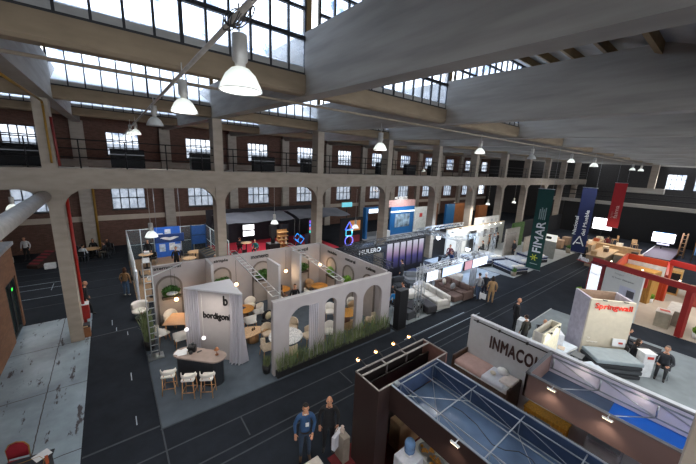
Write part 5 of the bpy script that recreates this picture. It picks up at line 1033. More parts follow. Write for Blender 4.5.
t = thing('potted_plant', 'small plant in a beige pot at the far corner of the mattress stand', 'plant', (37.4, 10.0, .03)); M().lathe([(0,0), (.2,0), (.25,.5), (.22,.5), (0,.45)], n=14).part('pot', mat('#a79f8e', .8), t); bush((0, 0, .65), (.22, .22, .22), 120, 78, .12).part('foliage', leaf_m, t)
M().rbox((35.5, 11.5, .5), (2.2, .8, .94), .03).solo('service_counter', mat('#7f7a73', .7), 'grey counter at the far end of the mattress stand', 'counter'); M().box(33.9, 36.5, 14.3, 14.5, .0, 2.7).solo('plant_wall', mat('#3f5c2c', .9, var=.5, scale=14), 'green plant wall behind the mattress stand', 'wall')
# ------------------------------------------------------------------ hanging banners
def banner(name, label, x, y0, y1, z0, z1, col):
    t = thing(name, label, 'banner', (x, (y0+y1)/2, z0)); P = [[(x+.03*math.sin(i*.8)*(j/8), y1+(y0-y1)*j/8, z1+(z0-z1)*i/20) for j in range(9)] for i in range(21)]
    m = M().grid(P); Q = [[(p[0]+.012, p[1], p[2]) for p in r_] for r_ in P]; m.grid(Q); m.part('cloth', mat(col, .8, var=.06, scale=2), t, w=True)
    M().tube((x, y0-.03, z1), (x, y1+.03, z1), .025, 8).part('top_bar', steel, t, w=True); M().tube((x, y0-.02, z0), (x, y1+.02, z0), .02, 8).part('bottom_bar', steel, t, w=True)
    m = M(); m.tube((x, y0+.1, z1), (x, y0+.1, zb(y0)), .008, 4); m.tube((x, y1-.1, z1), (x, y1-.1, zb(y1)), .008, 4); m.part('wire', steel, t, w=True); return t
bn = banner('hanging_banner', 'tall dark green hanging banner with white lettering and a yellow star', 24.0, 7.88, 8.86, 1.15, 7.0, '#12413c')
wt = mat('#d8dde0', .7); text('FIMAR', 2.25, .56, (23.94, 8.03, 2.45), (0, 0, 1), (0, 1, 0), wt, bn, .01, .012)
for k in range(4): M().box(23.93, 23.95, 8.12+.12*k, 8.18+.12*k, 4.85, 5.7-.12*(k % 2)).part('small_print', mat('#8fa5a2', .7), bn, w=True)
m = M()
for k in range(6): a_ = PI*k/3; m.ob((23.93, 8.4+.14*math.cos(a_), 2.05+.14*math.sin(a_)), (.012, .22, .06), 0, a_)
m.part('star_logo', mat('#c4cf3c', .6), bn, w=True); M().box(23.93, 23.95, 8.1, 8.6, 1.55, 1.6).part('small_print', mat('#8fa5a2', .7), bn, w=True)
bn = banner('hanging_banner', 'dark blue hanging banner with a white A-shaped logo and two lines of white lettering', 32.0, 7.40, 8.42, 1.4, 7.05, '#0c1b47')
text('Nacional', 1.6, .26, (31.94, 8.28, 2.95), (0, 0, 1), (0, -1, 0) if 0 else (0, 1, 0), wt, bn, .01, .006); text('del Mueble', 2.2, .26, (31.94, 7.62, 2.95), (0, 0, 1), (0, 1, 0), wt, bn, .01, .006)
m = M(); m.ob((31.93, 7.75, 2.45), (.012, .08, .9), 0, -.42); m.ob((31.93, 8.12, 2.45), (.012, .08, .9), 0, .42); m.ob((31.93, 7.94, 2.25), (.012, .34, .09)); m.part('logo', wt, bn, w=True)
bn = banner('hanging_banner', 'red hanging banner with pale lettering near the far screens', 42.0, 7.35, 8.35, 2.75, 7.45, '#a3242b')
text('faima', 1.35, .34, (41.94, 7.6, 3.75), (0, 0, 1), (0, 1, 0), mat('#d8b9b4', .7), bn, .01, .006); text('madera', .7, .18, (41.94, 8.0, 3.75), (0, 0, 1), (0, 1, 0), mat('#b97f7c', .7), bn, .01)
# ------------------------------------------------------------------ brown-framed stand at the lower right
brown = mat('#2e201e', .55, var=.08, scale=2); brown2 = mat('#6f5a56', .6, var=.06, scale=2); redcarp = mat('#5f1a1e', .95, var=.15, scale=6)
M().box(4.05, 10.5, -2.5, 5.62, 0, .03).struct('floor_red_carpet', redcarp)
HT = 2.75
tw = thing('tower_frame', 'dark brown box tower with open top at the left corner of the brown-framed stand', 'tower', (5.98, 4.83, .03))
x0, x1, y0, y1 = 4.60, 7.36, 4.38, 5.27
M().box(x0, x0+.06, y0, y1, .03, HT).part('side_panel', brown, tw, w=True); M().box(x1-.06, x1, y0, y1, .03, HT).part('side_panel', mat('#6b4a44', .6), tw, w=True)
M().box(x0+.06, 5.02, y0, y0+.06, .03, HT).part('front_panel', brown, tw, w=True); M().box(x0+.06, x1-.06, y1-.06, y1, .03, HT).part('back_panel', mat('#1a1416', .6), tw, w=True)
M().box(6.95, x1-.06, y0, y0+.06, .03, HT).part('front_panel', brown, tw, w=True)
m = M(); 
for (a, b, c, d) in ((x0, x1, y0, y0+.03), (x0, x1, y1-.03, y1), (x0, x0+.03, y0, y1), (x1-.03, x1, y0, y1), (x0, x1, y1-.26, y1-.21)): m.box(a, b, c, d, HT, HT+.025)
for x in (5.5, 6.3): m.box(x-.02, x+.02, y1-.26, y1, HT, HT+.025)
m.part('top_rail', mat('#9a9490', .5, .3), tw, w=True)
m = M()
for x in (5.5, 6.3): m.box(x-.015, x+.015, y1-.28, y1-.25, .4, HT)
m.part('inner_post', mat('#5c5757', .5), tw, w=True)
M().box(x0+.06, x1-.06, y1-.3, y1-.27, .5, 2.5).part('perforated_screen', mat('#0f0d10', .4, var=.3, scale=30), tw, w=True)
for i, x in enumerate((4.98, 5.65, 6.38, 7.08)):
    t = thing('arm_light', ['warm spotlight bulb on an arm behind the brown tower, leftmost of four', 'warm spotlight bulb behind the brown tower, second from left', 'warm spotlight bulb behind the brown tower, third from left', 'warm spotlight bulb behind the brown tower, rightmost of four'][i], 'lamp', (x, 5.62, HT), 0, 'arm lights on the brown tower')
    M().path([(0, -.37, -.02), (0, -.12, .08), (0, 0, .05)], .012, 6).part('arm', blackp, t); M().sph((0, 0, 0), .045, 12, 8).part('bulb', emit('#ffb873', 7), t); M().lathe([(.03, .06), (.035, .03), (.03, .02)], n=12).part('socket', blackp, t)
    light('POINT', (x, 5.68, HT-.02), 5, (1, .75, .48), .05, name='arm_glow')
# first roof ring
alum = mat('#8f979f', .4, .7, key='thin_bars')
rg = thing('roof_frame', 'dark brown roof frame with silver trusses and blue fabric nearest the camera', 'canopy', (5.93, 1.7, 2.0))
M().box(5.0, 5.06, -3, 4.38, 2.06, HT).part('fascia', brown, rg, w=True); 
M().box(6.82, 6.88, -3, 4.38, 2.06, HT).part('fascia', mat('#2b3d5c', .7), rg, w=True); M().box(6.88, 6.92, -3, 4.38, 2.06, HT).part('fascia', brown, rg, w=True)
M().box(5.06, 6.82, 4.34, 4.38, 2.2, HT).part('fascia', mat('#2b3d5c', .7), rg, w=True)
fabric = mat('#566a86', .22, var=.3, scale=1.1, bump=.25)
P = [[(5.06+1.76*i/16, -3+7.34*j/50, 2.16+.03*math.sin(i*.9)*math.sin(j*.5)) for j in range(51)] for i in range(17)]
M().grid(P).part('fabric_ceiling', fabric, rg, w=True)
m = M()
for x in (5.03, 6.85): m.box(x-.03, x+.02, -3, 4.4, HT, HT+.02)
m.part('edge_rail', mat('#8f9aa5', .4, .6), rg, w=True)
for x in (5.3, 6.05, 6.6): M().tube((x, -3, HT-.03), (x, 4.3, HT-.03), .015, 7).part('chord', alum, rg, w=True)
for x in (5.3, 6.6): M().tube((x, -3, 2.35), (x, 4.3, 2.35), .012, 6).part('chord', alum, rg, w=True)
m = M(); 
for j in range(7):
    y = 4.3-1.15*j; m.tube((5.06, y, HT-.03), (6.82, y, HT-.03), .014, 6); 
    for x in (5.3, 6.6): m.tube((x, y, HT-.03), (x, y, 2.35), .01, 5); m.tube((x, y, HT-.03), (x, y-1.15, 2.35), .008, 5)
m.part('cross_bar', alum, rg, w=True)
m = M()
for j in range(0, 7, 2): y = 4.3-1.15*j; m.tube((5.3, y, 2.38), (6.6, y-1.15, 2.38), .008, 5); m.tube((6.6, y, 2.38), (5.3, y-1.15, 2.38), .008, 5)
m.part('cross_brace', steel, rg, w=True)
M().rbox((5.17, 4.33, HT), (.14, .12, .1), .02).part('corner_joint', steel, rg, w=True)
m = M(); m.path([(6.0+.14*math.sin(i), 3.3-.22*i, 2.4+.05*math.cos(i*1.7)) for i in range(16)], .008, 4); m.part('cable', blackp, rg, w=True)
def barspot(x, y, z, label, grp):
    t = thing('bar_spotlight', label, 'lamp', (x, y, z), 0, grp)
    M().rbox((-.1, 0, .03), (.05, .2, .025), .008).part('lamp_body', mat('#c9ced3', .4, .3), t); M().box(-.12, -.08, -.085, .085, .008, .014).part('lens', emit('#ffe7c4', 4), t); M().tube((-.1, 0, .04), (.04, 0, .06), .012, 6).part('arm', steel, t)
    light('SPOT', (x-.12, y, z), 22, (1, .8, .6), .06, (0, .35, 0), 2.3, name='spot_glow')
barspot(4.98, 2.5, HT-.04, 'small bar spotlight on the nearest brown fascia', 'bar spotlights on brown fascias')
# second roof ring
rg = thing('roof_frame', 'mauve-brown roof frame with white and bright blue fabric panels at lower right', 'canopy', (9.25, .8, 2.05))
X0, X1, Y1 = 8.38, 10.12, 2.62
M().box(X0, X0+.06, -4, Y1, 2.07, HT).part('fascia', brown2, rg, w=True); M().box(X0, X1, Y1-.06, Y1, 2.07, HT).part('fascia', brown2, rg, w=True)
M().box(X1-.06, X1, -4, Y1, 2.07, HT).part('fascia', mat('#c9c5d6', .8, var=.04), rg, w=True)
M().box(X0+.06, X1-.06, 1.0, Y1-.06, 2.14, 2.15).part('fabric_ceiling', mat('#3d4c63', .3, var=.25, scale=1.2, bump=.2), rg, w=True)
M().box(X0+.06, X1-.06, -4, 1.0, 2.14, 2.15).part('fabric_ceiling', mat('#0b57b8', .4, var=.08, scale=2), rg, w=True, label='bright blue fabric ceiling panel')
m = M()
for a in ((X0-.02, X0+.08, -4, Y1), (X1-.08, X1+.02, -4, Y1), (X0, X1, Y1-.08, Y1+.02)): m.box(*a, HT, HT+.025)
m.part('edge_rail', mat('#6d6f75', .4, .6), rg, w=True)
for x in (X0+.22, X1-.12): 
    M().tube((x, -4, HT-.08), (x, Y1-.1, HT-.08), .022, 7).part('chord', alum, rg, w=True); M().tube((x, -4, 2.3), (x, Y1-.1, 2.3), .018, 7).part('chord', alum, rg, w=True)
m = M()
for j in range(6):
    y = Y1-.15-1.12*j
    for x in (X0+.22, X1-.12): m.tube((x, y, HT-.08), (x, y, 2.3), .02, 6); m.tube((x, y, HT-.08), (x, y-1.12, 2.3), .015, 6)
    m.tube((X0+.22, y, 2.3), (X1-.12, y-1.12, 2.3), .015, 6)
m.part('cross_bar', steel, rg, w=True)
barspot(X0-.02, 1.97, HT-.04, 'small bar spotlight on the mauve fascia, left one', 'bar spotlights on brown fascias'); barspot(X0-.02, .86, HT-.04, 'small bar spotlight on the mauve fascia, right one', 'bar spotlights on brown fascias')
for y in (1.75, .55): light('SPOT', (X1-.25, y, HT-.02), 2, (1, .82, .62), .05, (0, -.5, 0), 2.4, name='panel_glow')
# INMACOL wall
iw = thing('exhibition_wall', 'pale grey wall carrying the dark lettering', 'wall', (10.3, 2.2, .03))
M().box(10.2, 10.34, -1, 5.3, .03, HT-.03).part('wall_panel', mat('#b7bbc1', .85, var=.05), iw, w=True); M().box(10.19, 10.35, -1, 5.31, HT-.03, HT).part('top_edge', mat('#caced4', .7), iw, w=True)
text('INMACOL', 1.62, .48, (10.19, 4.47, 1.85), (0, -1, 0), (0, 0, 1), mat('#3b2524', .6), iw, .012, .03, spacing=1.12)
m = M(); m.box(10.13, 10.16, 2.3, 5.15, 2.63, 2.66); 
for y in (5.0, 4.2, 3.3, 2.6): m.box(10.13, 10.2, y-.03, y+.03, 2.6, 2.68)
m.part('light_rail', blackp, iw, w=True)
# day bed against the wall
db = thing('trundle_bed', 'dark wooden trundle bed with pink and white bedding below the dark lettering', 'bed', (9.75, 4.3, .03))
M().rbox((9.75, 5.28, .74), (.95, .08, 1.42), .03).part('headboard', darkwood, db, w=True); M().rbox((9.75, 3.30, .66), (.95, .08, 1.26), .03).part('footboard', darkwood, db, w=True)
M().rbox((9.33, 4.3, .97), (.06, 1.98, .2), .02).part('side_rail', darkwood, db, w=True); M().rbox((10.15, 4.3, 1.05), (.06, 1.98, .4), .02).part('side_rail', darkwood, db, w=True)
M().rbox((9.75, 4.3, 1.13), (.82, 1.9, .22), .06, seg=3).part('mattress', mat('#dadde3', .9), db, w=True)
M().rbox((9.75, 4.72, 1.2), (.88, 1.06, .18), .07, seg=3).part('blanket', mat('#b29691', .95, var=.08, scale=6), db, w=True, label='pink blanket')
M().rbox((9.75, 3.85, 1.19), (.86, .75, .17), .06, seg=3).part('sheet', mat('#cfd4df', .9, var=.06, scale=9), db, w=True)
tr = M().rbox((9.0, 4.25, .42), (.72, 2.0, .78), .03).part('trundle_drawer', darkwood, db, w=True); M().rbox((9.0, 4.25, .86), (.62, 1.9, .14), .05, seg=3).part('trundle_mattress', mat('#d7dbe2', .9), tr, w=True)
M().rbox((9.78, 3.5, 1.31), (.6, .42, .1), .045, seg=3).solo('pillow', mat('#dcd3cf', .9), 'pinkish white pillow at the foot of the trundle bed', 'pillow')
M().sph((9.92, 3.78, 1.42), (.12, .2, .13), 12, 8).solo('rolled_towel', mat('#eceef0', .9), 'white rolled towel on the sheet of the trundle bed', 'towel'); M().sph((9.66, 3.98, 1.35), (.07, .1, .07), 10, 7).solo('rolled_towel', mat('#d9d2c2', .9), 'small cream rolled towel on the sheet of the trundle bed', 'towel')
dk = thing('writing_desk', 'yellow wooden writing desk pushed against the dark-lettered pale wall', 'desk', (9.95, 2.36, .03))
yw = wood('#b5842f')
M().rbox((9.98, 2.36, .74), (.42, 1.2, .05), .015).part('desktop', yw, dk, w=True); M().box(9.8, 9.83, 1.84, 2.88, .6, .70).box(10.13, 10.16, 1.84, 2.88, .6, .7).part('apron', yw, dk, w=True)
for x in (9.81, 10.15):
    for y in (1.82, 2.9): M().rbox((x, y, .37), (.06, .06, .7), .01).part('leg', yw, dk, w=True)
c = simple_chair(mat('#4d565c', .9), yw)(); c.location = (9.62, 2.3, .03); c.rotation_euler.z = PI/2*-1; c['label'] = 'wooden chair with grey seat pushed under the yellow desk'; c.rotation_euler.z = -PI/2
lb = thing('storage_box', 'large glossy grey box standing in front of the dark-lettered pale wall end', 'box', (9.9, .9, .03)); M().rbox((9.8, .95, .55), (.5, .75, 1.05), .1, seg=4).part('body', mat('#8d9298', .25, .2, var=.3, scale=2), lb, w=True); M().rbox((9.8, .95, 1.09), (.46, .7, .04), .015).part('lid', mat('#a7adb3', .3), lb, w=True)
# things under the first ring
cb = thing('cabinet', 'white cabinet under the nearest brown fascia, water bottle on top', 'cabinet', (5.3, 3.85, .03)); M().rbox((5.3, 3.85, .48), (.55, .5, .9), .015).part('body', mat('#cfd4e0', .5), cb, w=True); M().box(5.02, 5.03, 3.63, 4.07, .1, .9).part('door', mat('#c4cad8', .5), cb, w=True)
wb = thing('water_cooler_bottle', 'blue water bottle upside down on the white cabinet', 'bottle', (5.32, 3.86, .94)); M().lathe([(0, 0), (.06, 0), (.05, .05), (.13, .12), (.135, .2), (.125, .22), (.135, .24), (.135, .36), (.11, .42), (0, .43)], n=18).part('bottle', mat('#6f93c0', .1, var=.2), wb); M().cyl((0, 0, -.005), .09, .03, 14).part('collar', whitep, wb)
tb = thing('buffet_table', 'white-clothed snack table under the nearest brown fascia', 'table', (6.1, 3.55, .03)); M().rbox((5.95, 3.5, .84), (.75, 1.1, .04), .01).part('tabletop', mat('#c6cac8', .6), tb, w=True); M().box(5.6, 6.3, 2.97, 4.03, .08, .83).part('cloth', mat('#b7bbba', .8), tb, w=True)
gold = mat('#b98334', .6, var=.3, scale=25)
for i, (x, y) in enumerate(((5.86, 3.72), (5.74, 3.36))):
    t = thing('snack_tray', ['tray of golden pastries on the snack table, farther one', 'tray of golden pastries on the snack table, nearer one'][i], 'tray', (x, y, .865)); M().lathe([(0, 0), (.2, 0), (.22, .02), (.2, .015), (0, .012)], n=20).part('tray', mat('#8d8f90', .3, .6), t)
    rd = random.Random(i); m = M()
    for k in range(16): a = rd.random()*6.28; r = .16*math.sqrt(rd.random()); m.sph((r*math.cos(a), r*math.sin(a), .035), (.045, .035, .025), 7, 5, Matrix.Rotation(a, 4, 'Z'))
    m.part('pastries', gold, t)['kind'] = 'stuff'
M().rbox((6.3, 4.75, .5), (1.1, .4, .9), .02).solo('display_cabinet', mat('#8d7358', .6), 'brown display cabinet inside the tower opening', 'cabinet')
M().rbox((4.40, 5.42, .42), (.22, .4, .8), .02).solo('side_counter', mat('#857d73', .6), 'narrow beige counter left of the brown tower', 'counter')
M().lathe([(0,0), (.05,0), (.07,.1), (.03,.14), (.05,.2), (0,.2)], (4.40, 5.45, .82), 12).solo('small_vase', mat('#c9b8ad', .5), 'little pale vase on the beige counter left of the tower', 'vase')
M().rbox((3.42, 5.42, .23), (.55, .3, .4), .03).solo('bench', mat('#cfc8c0', .7), 'small white bench at the edge of the red carpet by the two men', 'bench')
# the two men
person('man in a blue jumper and jeans with a white badge on his chest', (3.55, 6.0, .0), 2.75, 'stand', '#2f5079', '#35455a', '#17130f', extra='#d5d9de', shoe=mat('#5a4433', .6), arms={'L': ((-.27, -.02, 1.15), (-.17, .2, 1.0)), 'R': ((.28, -.04, 1.15), (.27, .06, .93))})
t = thing('badge', 'white badge hanging on the chest of the man in the blue jumper', 'badge', (3.53, 5.86, 1.24)); M().ob((0, 0, 0), (.09, .008, .12), -.4).part('card', whitep, t); m = M(); m.tube((0, 0, .06), (-.03, .05, .24), .004, 4); m.tube((0, 0, .06), (.07, .03, .24), .004, 4); m.part('lanyard', blackp, t)
person('bald man in a long black coat carrying a white bag', (4.2, 5.82, .03), 2.55, 'stand', '#191a1e', '#17181b', bald=True, coat=.25)
t = thing('shopping_bag', 'white shopping bag held by the bald man in black', 'bag', (4.28, 5.50, .42), .35)
m = M(); m.prism([(-.2, 0), (.2, 0), (.21, .42), (-.21, .42)], -.05, .05, 'y'); m.part('bag', mat('#c9ccd4', .6, var=.08, scale=8), t); m = M(); 
for y in (-.04, .04): m.path([(-.09, y, .42), (-.07, y*.5, .55), (.07, y*.5, .55), (.09, y, .42)], .008, 5)
m.part('handle', whitep, t)
# lower left: chair and table, bin, red box
t = thing('banquet_chair', 'red upholstered chair with gold frame in the lower left corner', 'chair', (-2.5, 9.55, .006), -.25); gold2 = mat('#a98546', .35, .7)
M().rbox((0, 0, .46), (.42, .42, .07), .03).part('seat', mat('#8d1c2a', .9), t)
m = M(); m.prism([(-.19, .55), (.19, .55), (.2, .8), (.13, .92), (0, .96), (-.13, .92), (-.2, .8)], .19, .235, 'y'); m.part('backrest', mat('#8d1c2a', .9, var=.1), t)
m = M(); m.path([(-.2, .22, .44), (-.215, .22, .8), (-.14, .22, .935), (0, .22, .98), (.14, .22, .935), (.215, .22, .8), (.2, .22, .44)], .013, 6); m.part('back_frame', gold2, t)
for sx in (-1, 1):
    for sy in (-1, 1): M().tube((sx*.19, sy*.2, .44), (sx*.2, sy*.22, 0), .013, 6).part('leg', gold2, t)
t = thing('covered_table', 'black-covered table with white papers in the lower left corner', 'table', (-2.32, 9.0, .006), -.12)
M().rbox((0, 0, .73), (1.1, .75, .04), .01).part('tabletop', mat('#20242c', .7), t); M().box(-.5, .5, -.33, .33, 0, .71).part('cloth', mat('#1a1d24', .8), t)
m = M(); m.path([(-.45, .2, .752), (.3, .25, .752), (.42, .1, .752), (.46, -.2, .752)], .008, 4); m.part('gold_trim', gold2, t)
M().ob((-1.95, 9.22, .757), (.3, .26, .012), .5).solo('paper_stack', whitep, 'white papers on the corner of the black-covered table', 'paper')
M().ob((-1.84, 9.0, .76), (.06, .3, .02), .2).solo('leaflet', mat('#a6522a', .6), 'rust-coloured leaflet on the edge of the black-covered table', 'leaflet')
t = thing('waste_bin', 'brown cardboard waste bin with dark lid beside the left column', 'bin', (-1.47, 16.8, .006)); t.scale = (.8, .8, .85)
M().prism([(-.2, -.2), (.2, -.2), (.2, .2), (-.2, .2)], 0, .55, 'z').part('body', mat('#8a5c3c', .8), t); m = M(); m.box(-.215, .215, -.215, .215, .55, .68); m.part('lid', mat('#2a2c33', .5), t); M().box(-.12, .12, -.218, -.214, .58, .65).part('flap', mat('#bfa57c', .7), t)
# ------------------------------------------------------------------ red-framed stand at right
M().box(22.6, 33.0, -3, 5.2, 0, .03).struct('floor_beige_stand', mat('#b9aea0', .7, var=.06, scale=1.5))
rd1 = mat('#8d1f1c', .5, var=.05); orange = mat('#a83c20', .5, var=.05)
# main white wall with picture, light box and red beam
def slab(m, p, q, th, z0, z1):
    p, q = Vector((*p, 0)), Vector((*q, 0)); d = (q-p).normalized(); n2 = Vector((-d.y, d.x, 0))*th/2
    A_ = [p-n2, q-n2, q+n2, p+n2]; m.prism([(v.x, v.y) for v in A_], z0, z1, 'z'); return m
w = thing('exhibition_wall', 'grey-white wall of the red-framed stand with a bedroom picture on it', 'wall', (23.1, 3.3, .03)); slab(M(), (23.35, 4.15), (22.55, 2.35), .12, .03, 2.68).part('wall_panel', mat('#c2c4c1', .8, var=.03), w, w=True)
pd = Vector((-.8, -1.8, 0)).normalized(); pn = Vector((-pd.y*-1, pd.x*-1, 0)); pn = Vector((pd.y, -pd.x, 0)); pn = pn if pn.x < 0 else -pn
def onw(s, z, o=.08): p = Vector((23.35, 4.15, 0))+pd*s+pn*o; return Vector((p.x, p.y, z))
def wallquad(s0, s1, z0, z1, o=.075): return M().quad(onw(s0, z0, o), onw(s1, z0, o), onw(s1, z1, o), onw(s0, z1, o)).quad(onw(s0, z0, o-.01), onw(s0, z1, o-.01), onw(s1, z1, o-.01), onw(s1, z0, o-.01))
wallquad(.95, 1.75, .9, 1.9).part('bedroom_picture', mat('#b3b6c6', .5, var=.12, scale=3), w, w=True); wallquad(1.35, 1.72, 1.35, 1.75, .085).part('picture_window', mat('#4b4a4d', .5), w, w=True); wallquad(1.2, 1.7, .98, 1.2, .085).part('picture_bed', mat('#dcdcdc', .5, var=.3, scale=9), w, w=True)
text('el buen descanso', 1.15, .09, onw(.45, 2.2, .08), pd, (0, 0, 1), mat('#6d7270', .6), w, .004); text('hogar', .5, .13, onw(.55, 2.42, .08), pd, (0, 0, 1), mat('#8b908e', .6), w, .004)
bx = thing('light_box', 'tall white light box in a dark red frame at the left of the red-framed stand', 'sign', (23.3, 4.6, .03)); slab(M(), (23.7, 5.0), (23.35, 4.2), .16, .03, 2.75).part('frame', mat('#6d1a1c', .5), bx, w=True)
bd_ = (Vector((23.35, 4.2, 0))-Vector((23.7, 5.0, 0))).normalized(); bn2 = Vector((bd_.y, -bd_.x, 0)); bn2 = bn2 if bn2.x < 0 else -bn2
def onb(s, z, o=.09): p = Vector((23.7, 5.0, 0))+bd_*s+bn2*o; return (p.x, p.y, z)
M().quad(onb(.1, .3), onb(.72, .3), onb(.72, 2.62), onb(.1, 2.62)).part('lit_panel', emit('#e9edf3', .62), bx, w=True)
text('Muebles', .42, .1, onb(.2, 2.0, .1), bd_, (0, 0, 1), mat('#9da4ad', .6), bx, .003)
m = M()
for k in range(6): p = onb(.25+.05*(k % 2), 1.7-.2*k, .1); q = onb(.55, 1.7-.2*k, .1); m.tube(p, q, .008, 4)
m.part('small_print', mat('#a7adb5', .6), bx, w=True)
bmz = thing('red_beam', 'long dark red beam spanning the front of the red-framed stand, white lettering at its end', 'beam', (22.9, 2.6, 0)); slab(M(), (23.8, 4.95), (21.6, -.4), .14, 2.68, 3.0).part('beam', rd1, bmz, w=True); slab(M(), (22.72, .72), (22.62, .5), .25, .03, 2.68).part('post', rd1, bmz, w=True)
text('Amo', .78, .36, (24.3, 5.85, 2.55), pd*-1 if 0 else Vector((-.55, -.83, 0)), (0, 0, 1), mat('#c6c8cb', .5), bmz, .03, .015)
text('muebles de cocina', 1.2, .1, (22.95, 2.6, 2.8), pd, (0, 0, 1), mat('#d8b7ae', .5), bmz, .02)
slab(M(), (24.3, 5.9), (23.8, 4.95), .1, 2.5, 2.55).part('beam_arm', rd1, bmz, w=True)
for i, (s, lab) in enumerate(((1.0, 'small white lamp on the red beam, left one'), (2.6, 'small white lamp on the red beam, middle one'), (4.2, 'small white lamp on the red beam, right one'))):
    p = Vector((23.8, 4.95, 3.06))+Vector((-2.2, -5.35, 0)).normalized()*s; t = thing('clip_spotlight', lab, 'lamp', p); M().sph((0, 0, .0), .04, 10, 7).part('bulb', emit('#fff1dc', 3), t); M().cyl((0, 0, -.06), .03, .05, 8).part('base', blackp, t)
# second red frame behind
ob = thing('orange_booth', 'orange-red walled booth with white inner band behind the grey-white wall', 'booth', (26.3, 3.2, .03))
slab(M(), (23.9, 3.9), (28.8, 4.15), .12, 1.6, 2.75).part('wall_panel', orange, ob, w=True); slab(M(), (28.8, 4.15), (28.5, 2.05), .12, .03, 2.75).part('wall_panel', orange, ob, w=True); slab(M(), (28.5, 2.05), (24.3, 1.7), .1, 2.45, 2.75).part('beam', rd1, ob, w=True); slab(M(), (28.7, 4.05), (28.42, 2.1), .02, 1.5, 2.35).part('white_band', mat('#cfd4d6', .7), ob, w=True); slab(M(), (24.0, 3.8), (23.6, 2.3), .1, 1.9, 2.75).part('wall_panel', mat('#b4301c', .5), ob, w=True, label='red front wall with yellow bars')
for k in range(6): slab(M(), (23.9-.05*k, 3.62-.15*k), (23.88-.05*k, 3.56-.15*k), .13, 2.1, 2.55).part('yellow_bar', emit('#e0a33c', .5), ob, w=True)
M().box(23.5, 23.75, 2.45, 2.75, 2.1, 2.5).part('white_card', mat('#d9d5d2', .6), ob, w=True)
fb = thing('red_beam', 'far red beam behind the orange booth', 'beam', (28, 1.2, 0)); slab(M(), (28.6, 2.0), (27.3, -.8), .14, 2.55, 2.9).part('beam', rd1, fb, w=True); slab(M(), (28.62, 2.05), (28.55, 1.85), .2, .03, 2.55).part('post', orange, fb, w=True)
cbw = wood('#a57a35')
cu = thing('wardrobe', 'honey-coloured wooden wardrobe inside the red-framed stand', 'wardrobe', (27.6, 3.2, .03), -.2); M().rbox((0, 0, 1.05), (1.2, 1.8, 2.1), .02).part('carcass', cbw, cu)
for s in (-1, 1): dq = M().rbox((-.61, s*.44, 1.05), (.03, .84, 2.0), .01).part('door', cbw, cu); M().tube((-.64, s*.08, .9), (-.64, s*.08, 1.2), .015, 6).part('handle', steel, dq)
bc = thing('cabinet', 'wooden-framed black cabinet beyond the honey wardrobe', 'cabinet', (31.2, 2.1, .03)); M().rbox((31.2, 2.1, .9), (.9, 1.3, 1.8), .02).part('carcass', wood('#c39a5c'), bc, w=True)
for z in (.5, 1.3): M().box(30.73, 30.76, 1.5, 2.7, z-.32, z+.32).part('black_front', mat('#121214', .4), bc, w=True)
kc = thing('kitchen_counter', 'grey kitchen counter near the right red post', 'counter', (25.0, 1.0, .03)); M().rbox((25.0, .95, .45), (1.8, .7, .86), .02).part('body', mat('#8c8378', .6), kc, w=True); M().rbox((25.0, .95, .9), (1.9, .78, .04), .01).part('worktop', mat('#c3c0ba', .4), kc, w=True)
kc = thing('kitchen_counter', 'pale kitchen counter with a small red patch left of the right red post', 'counter', (23.6, 1.35, .03)); M().rbox((23.6, 1.35, .45), (.8, .6, .86), .02).part('body', mat('#97907f', .6), kc, w=True); M().rbox((23.6, 1.35, .9), (.85, .66, .04), .01).part('worktop', mat('#cfccc6', .4), kc, w=True)
M().ob((23.6, 1.35, .935), (.3, .4, .01), .2).solo('red_mat', mat('#c8564a', .6), 'small red mat on the pale kitchen counter', 'mat')
for i, (x, y) in enumerate(((27.4, 2.35), (23.2, .05), (24.5, 5.5))):
    t = thing('potted_plant', ['little green plant in a white pot in the middle of the beige floor', 'little green plant behind the right red post', 'green plant at the left of the tall light box'][i], 'plant', (x, y, .03)); M().lathe([(0,0), (.12,0), (.15,.3), (0,.26)], n=14).part('pot', whitep, t); bush((0, 0, .45), (.18, .18, .2), 110, 60+i, .12).part('foliage', lime_m, t)
panel('white wall panel right of the right red post', 'wall', 'wall_panel', 22.7, 24.5, -.35, -.25, .03, 2.6, mat('#c9c7c4', .8))
light('AREA', (27.2, 1.6, 4.6), 120, (1, .9, .76), 2.5, (0, 0, 0), name='red_stand_fill'); light('AREA', (21.6, 3.2, 3.6), 35, (1, .95, .9), 1.2, (0, 1.0, 0), name='red_wall_fill')  # added fill for the red-framed stand and its wall, no fittings
# far right of the same stand: red rails and pale boxes
for i, (x, y) in enumerate(((29.5, .3), (30.8, .5))): M().rbox((x, y, .5), (1.0, .9, .9), .03).solo('display_cube', mat(['#9a4038', '#c7b08a'][i], .6), ['red display cube near the right frame edge', 'tan display cube near the right frame edge'][i], 'display')
# ------------------------------------------------------------------ wooden-topped stands beyond, stage and screens
for i, (x0, x1, y0, y1, c, z) in enumerate([(33.6, 38.5, 6.3, 7.6, '#8d7b66', 1.1), (33.6, 38.2, 4.5, 5.2, '#7d705f', 1.15), (38.5, 43.6, 8.4, 9.2, '#c9b294', 1.15), (40.0, 40.6, 5.0, 8.4, '#c09a72', 1.2), (36.5, 37.5, 5.4, 6.2, '#a9a49c', 1.0)]):
    t = thing('display_counter', ['low brown display counter right of the blue banner', 'low brown display counter behind the orange booth', 'pale wooden counter below the far left screen', 'peach wooden counter crossing in front of the stage', 'grey display counter between the brown counters'][i], 'counter', ((x0+x1)/2, (y0+y1)/2, 0)); M().box(x0, x1, y0, y1, 0, z-.06).part('body', mat(c, .7), t, w=True); M().box(x0-.05, x1+.05, y0-.05, y1+.05, z-.06, z).part('worktop', wood('#c8a67c'), t, w=True)
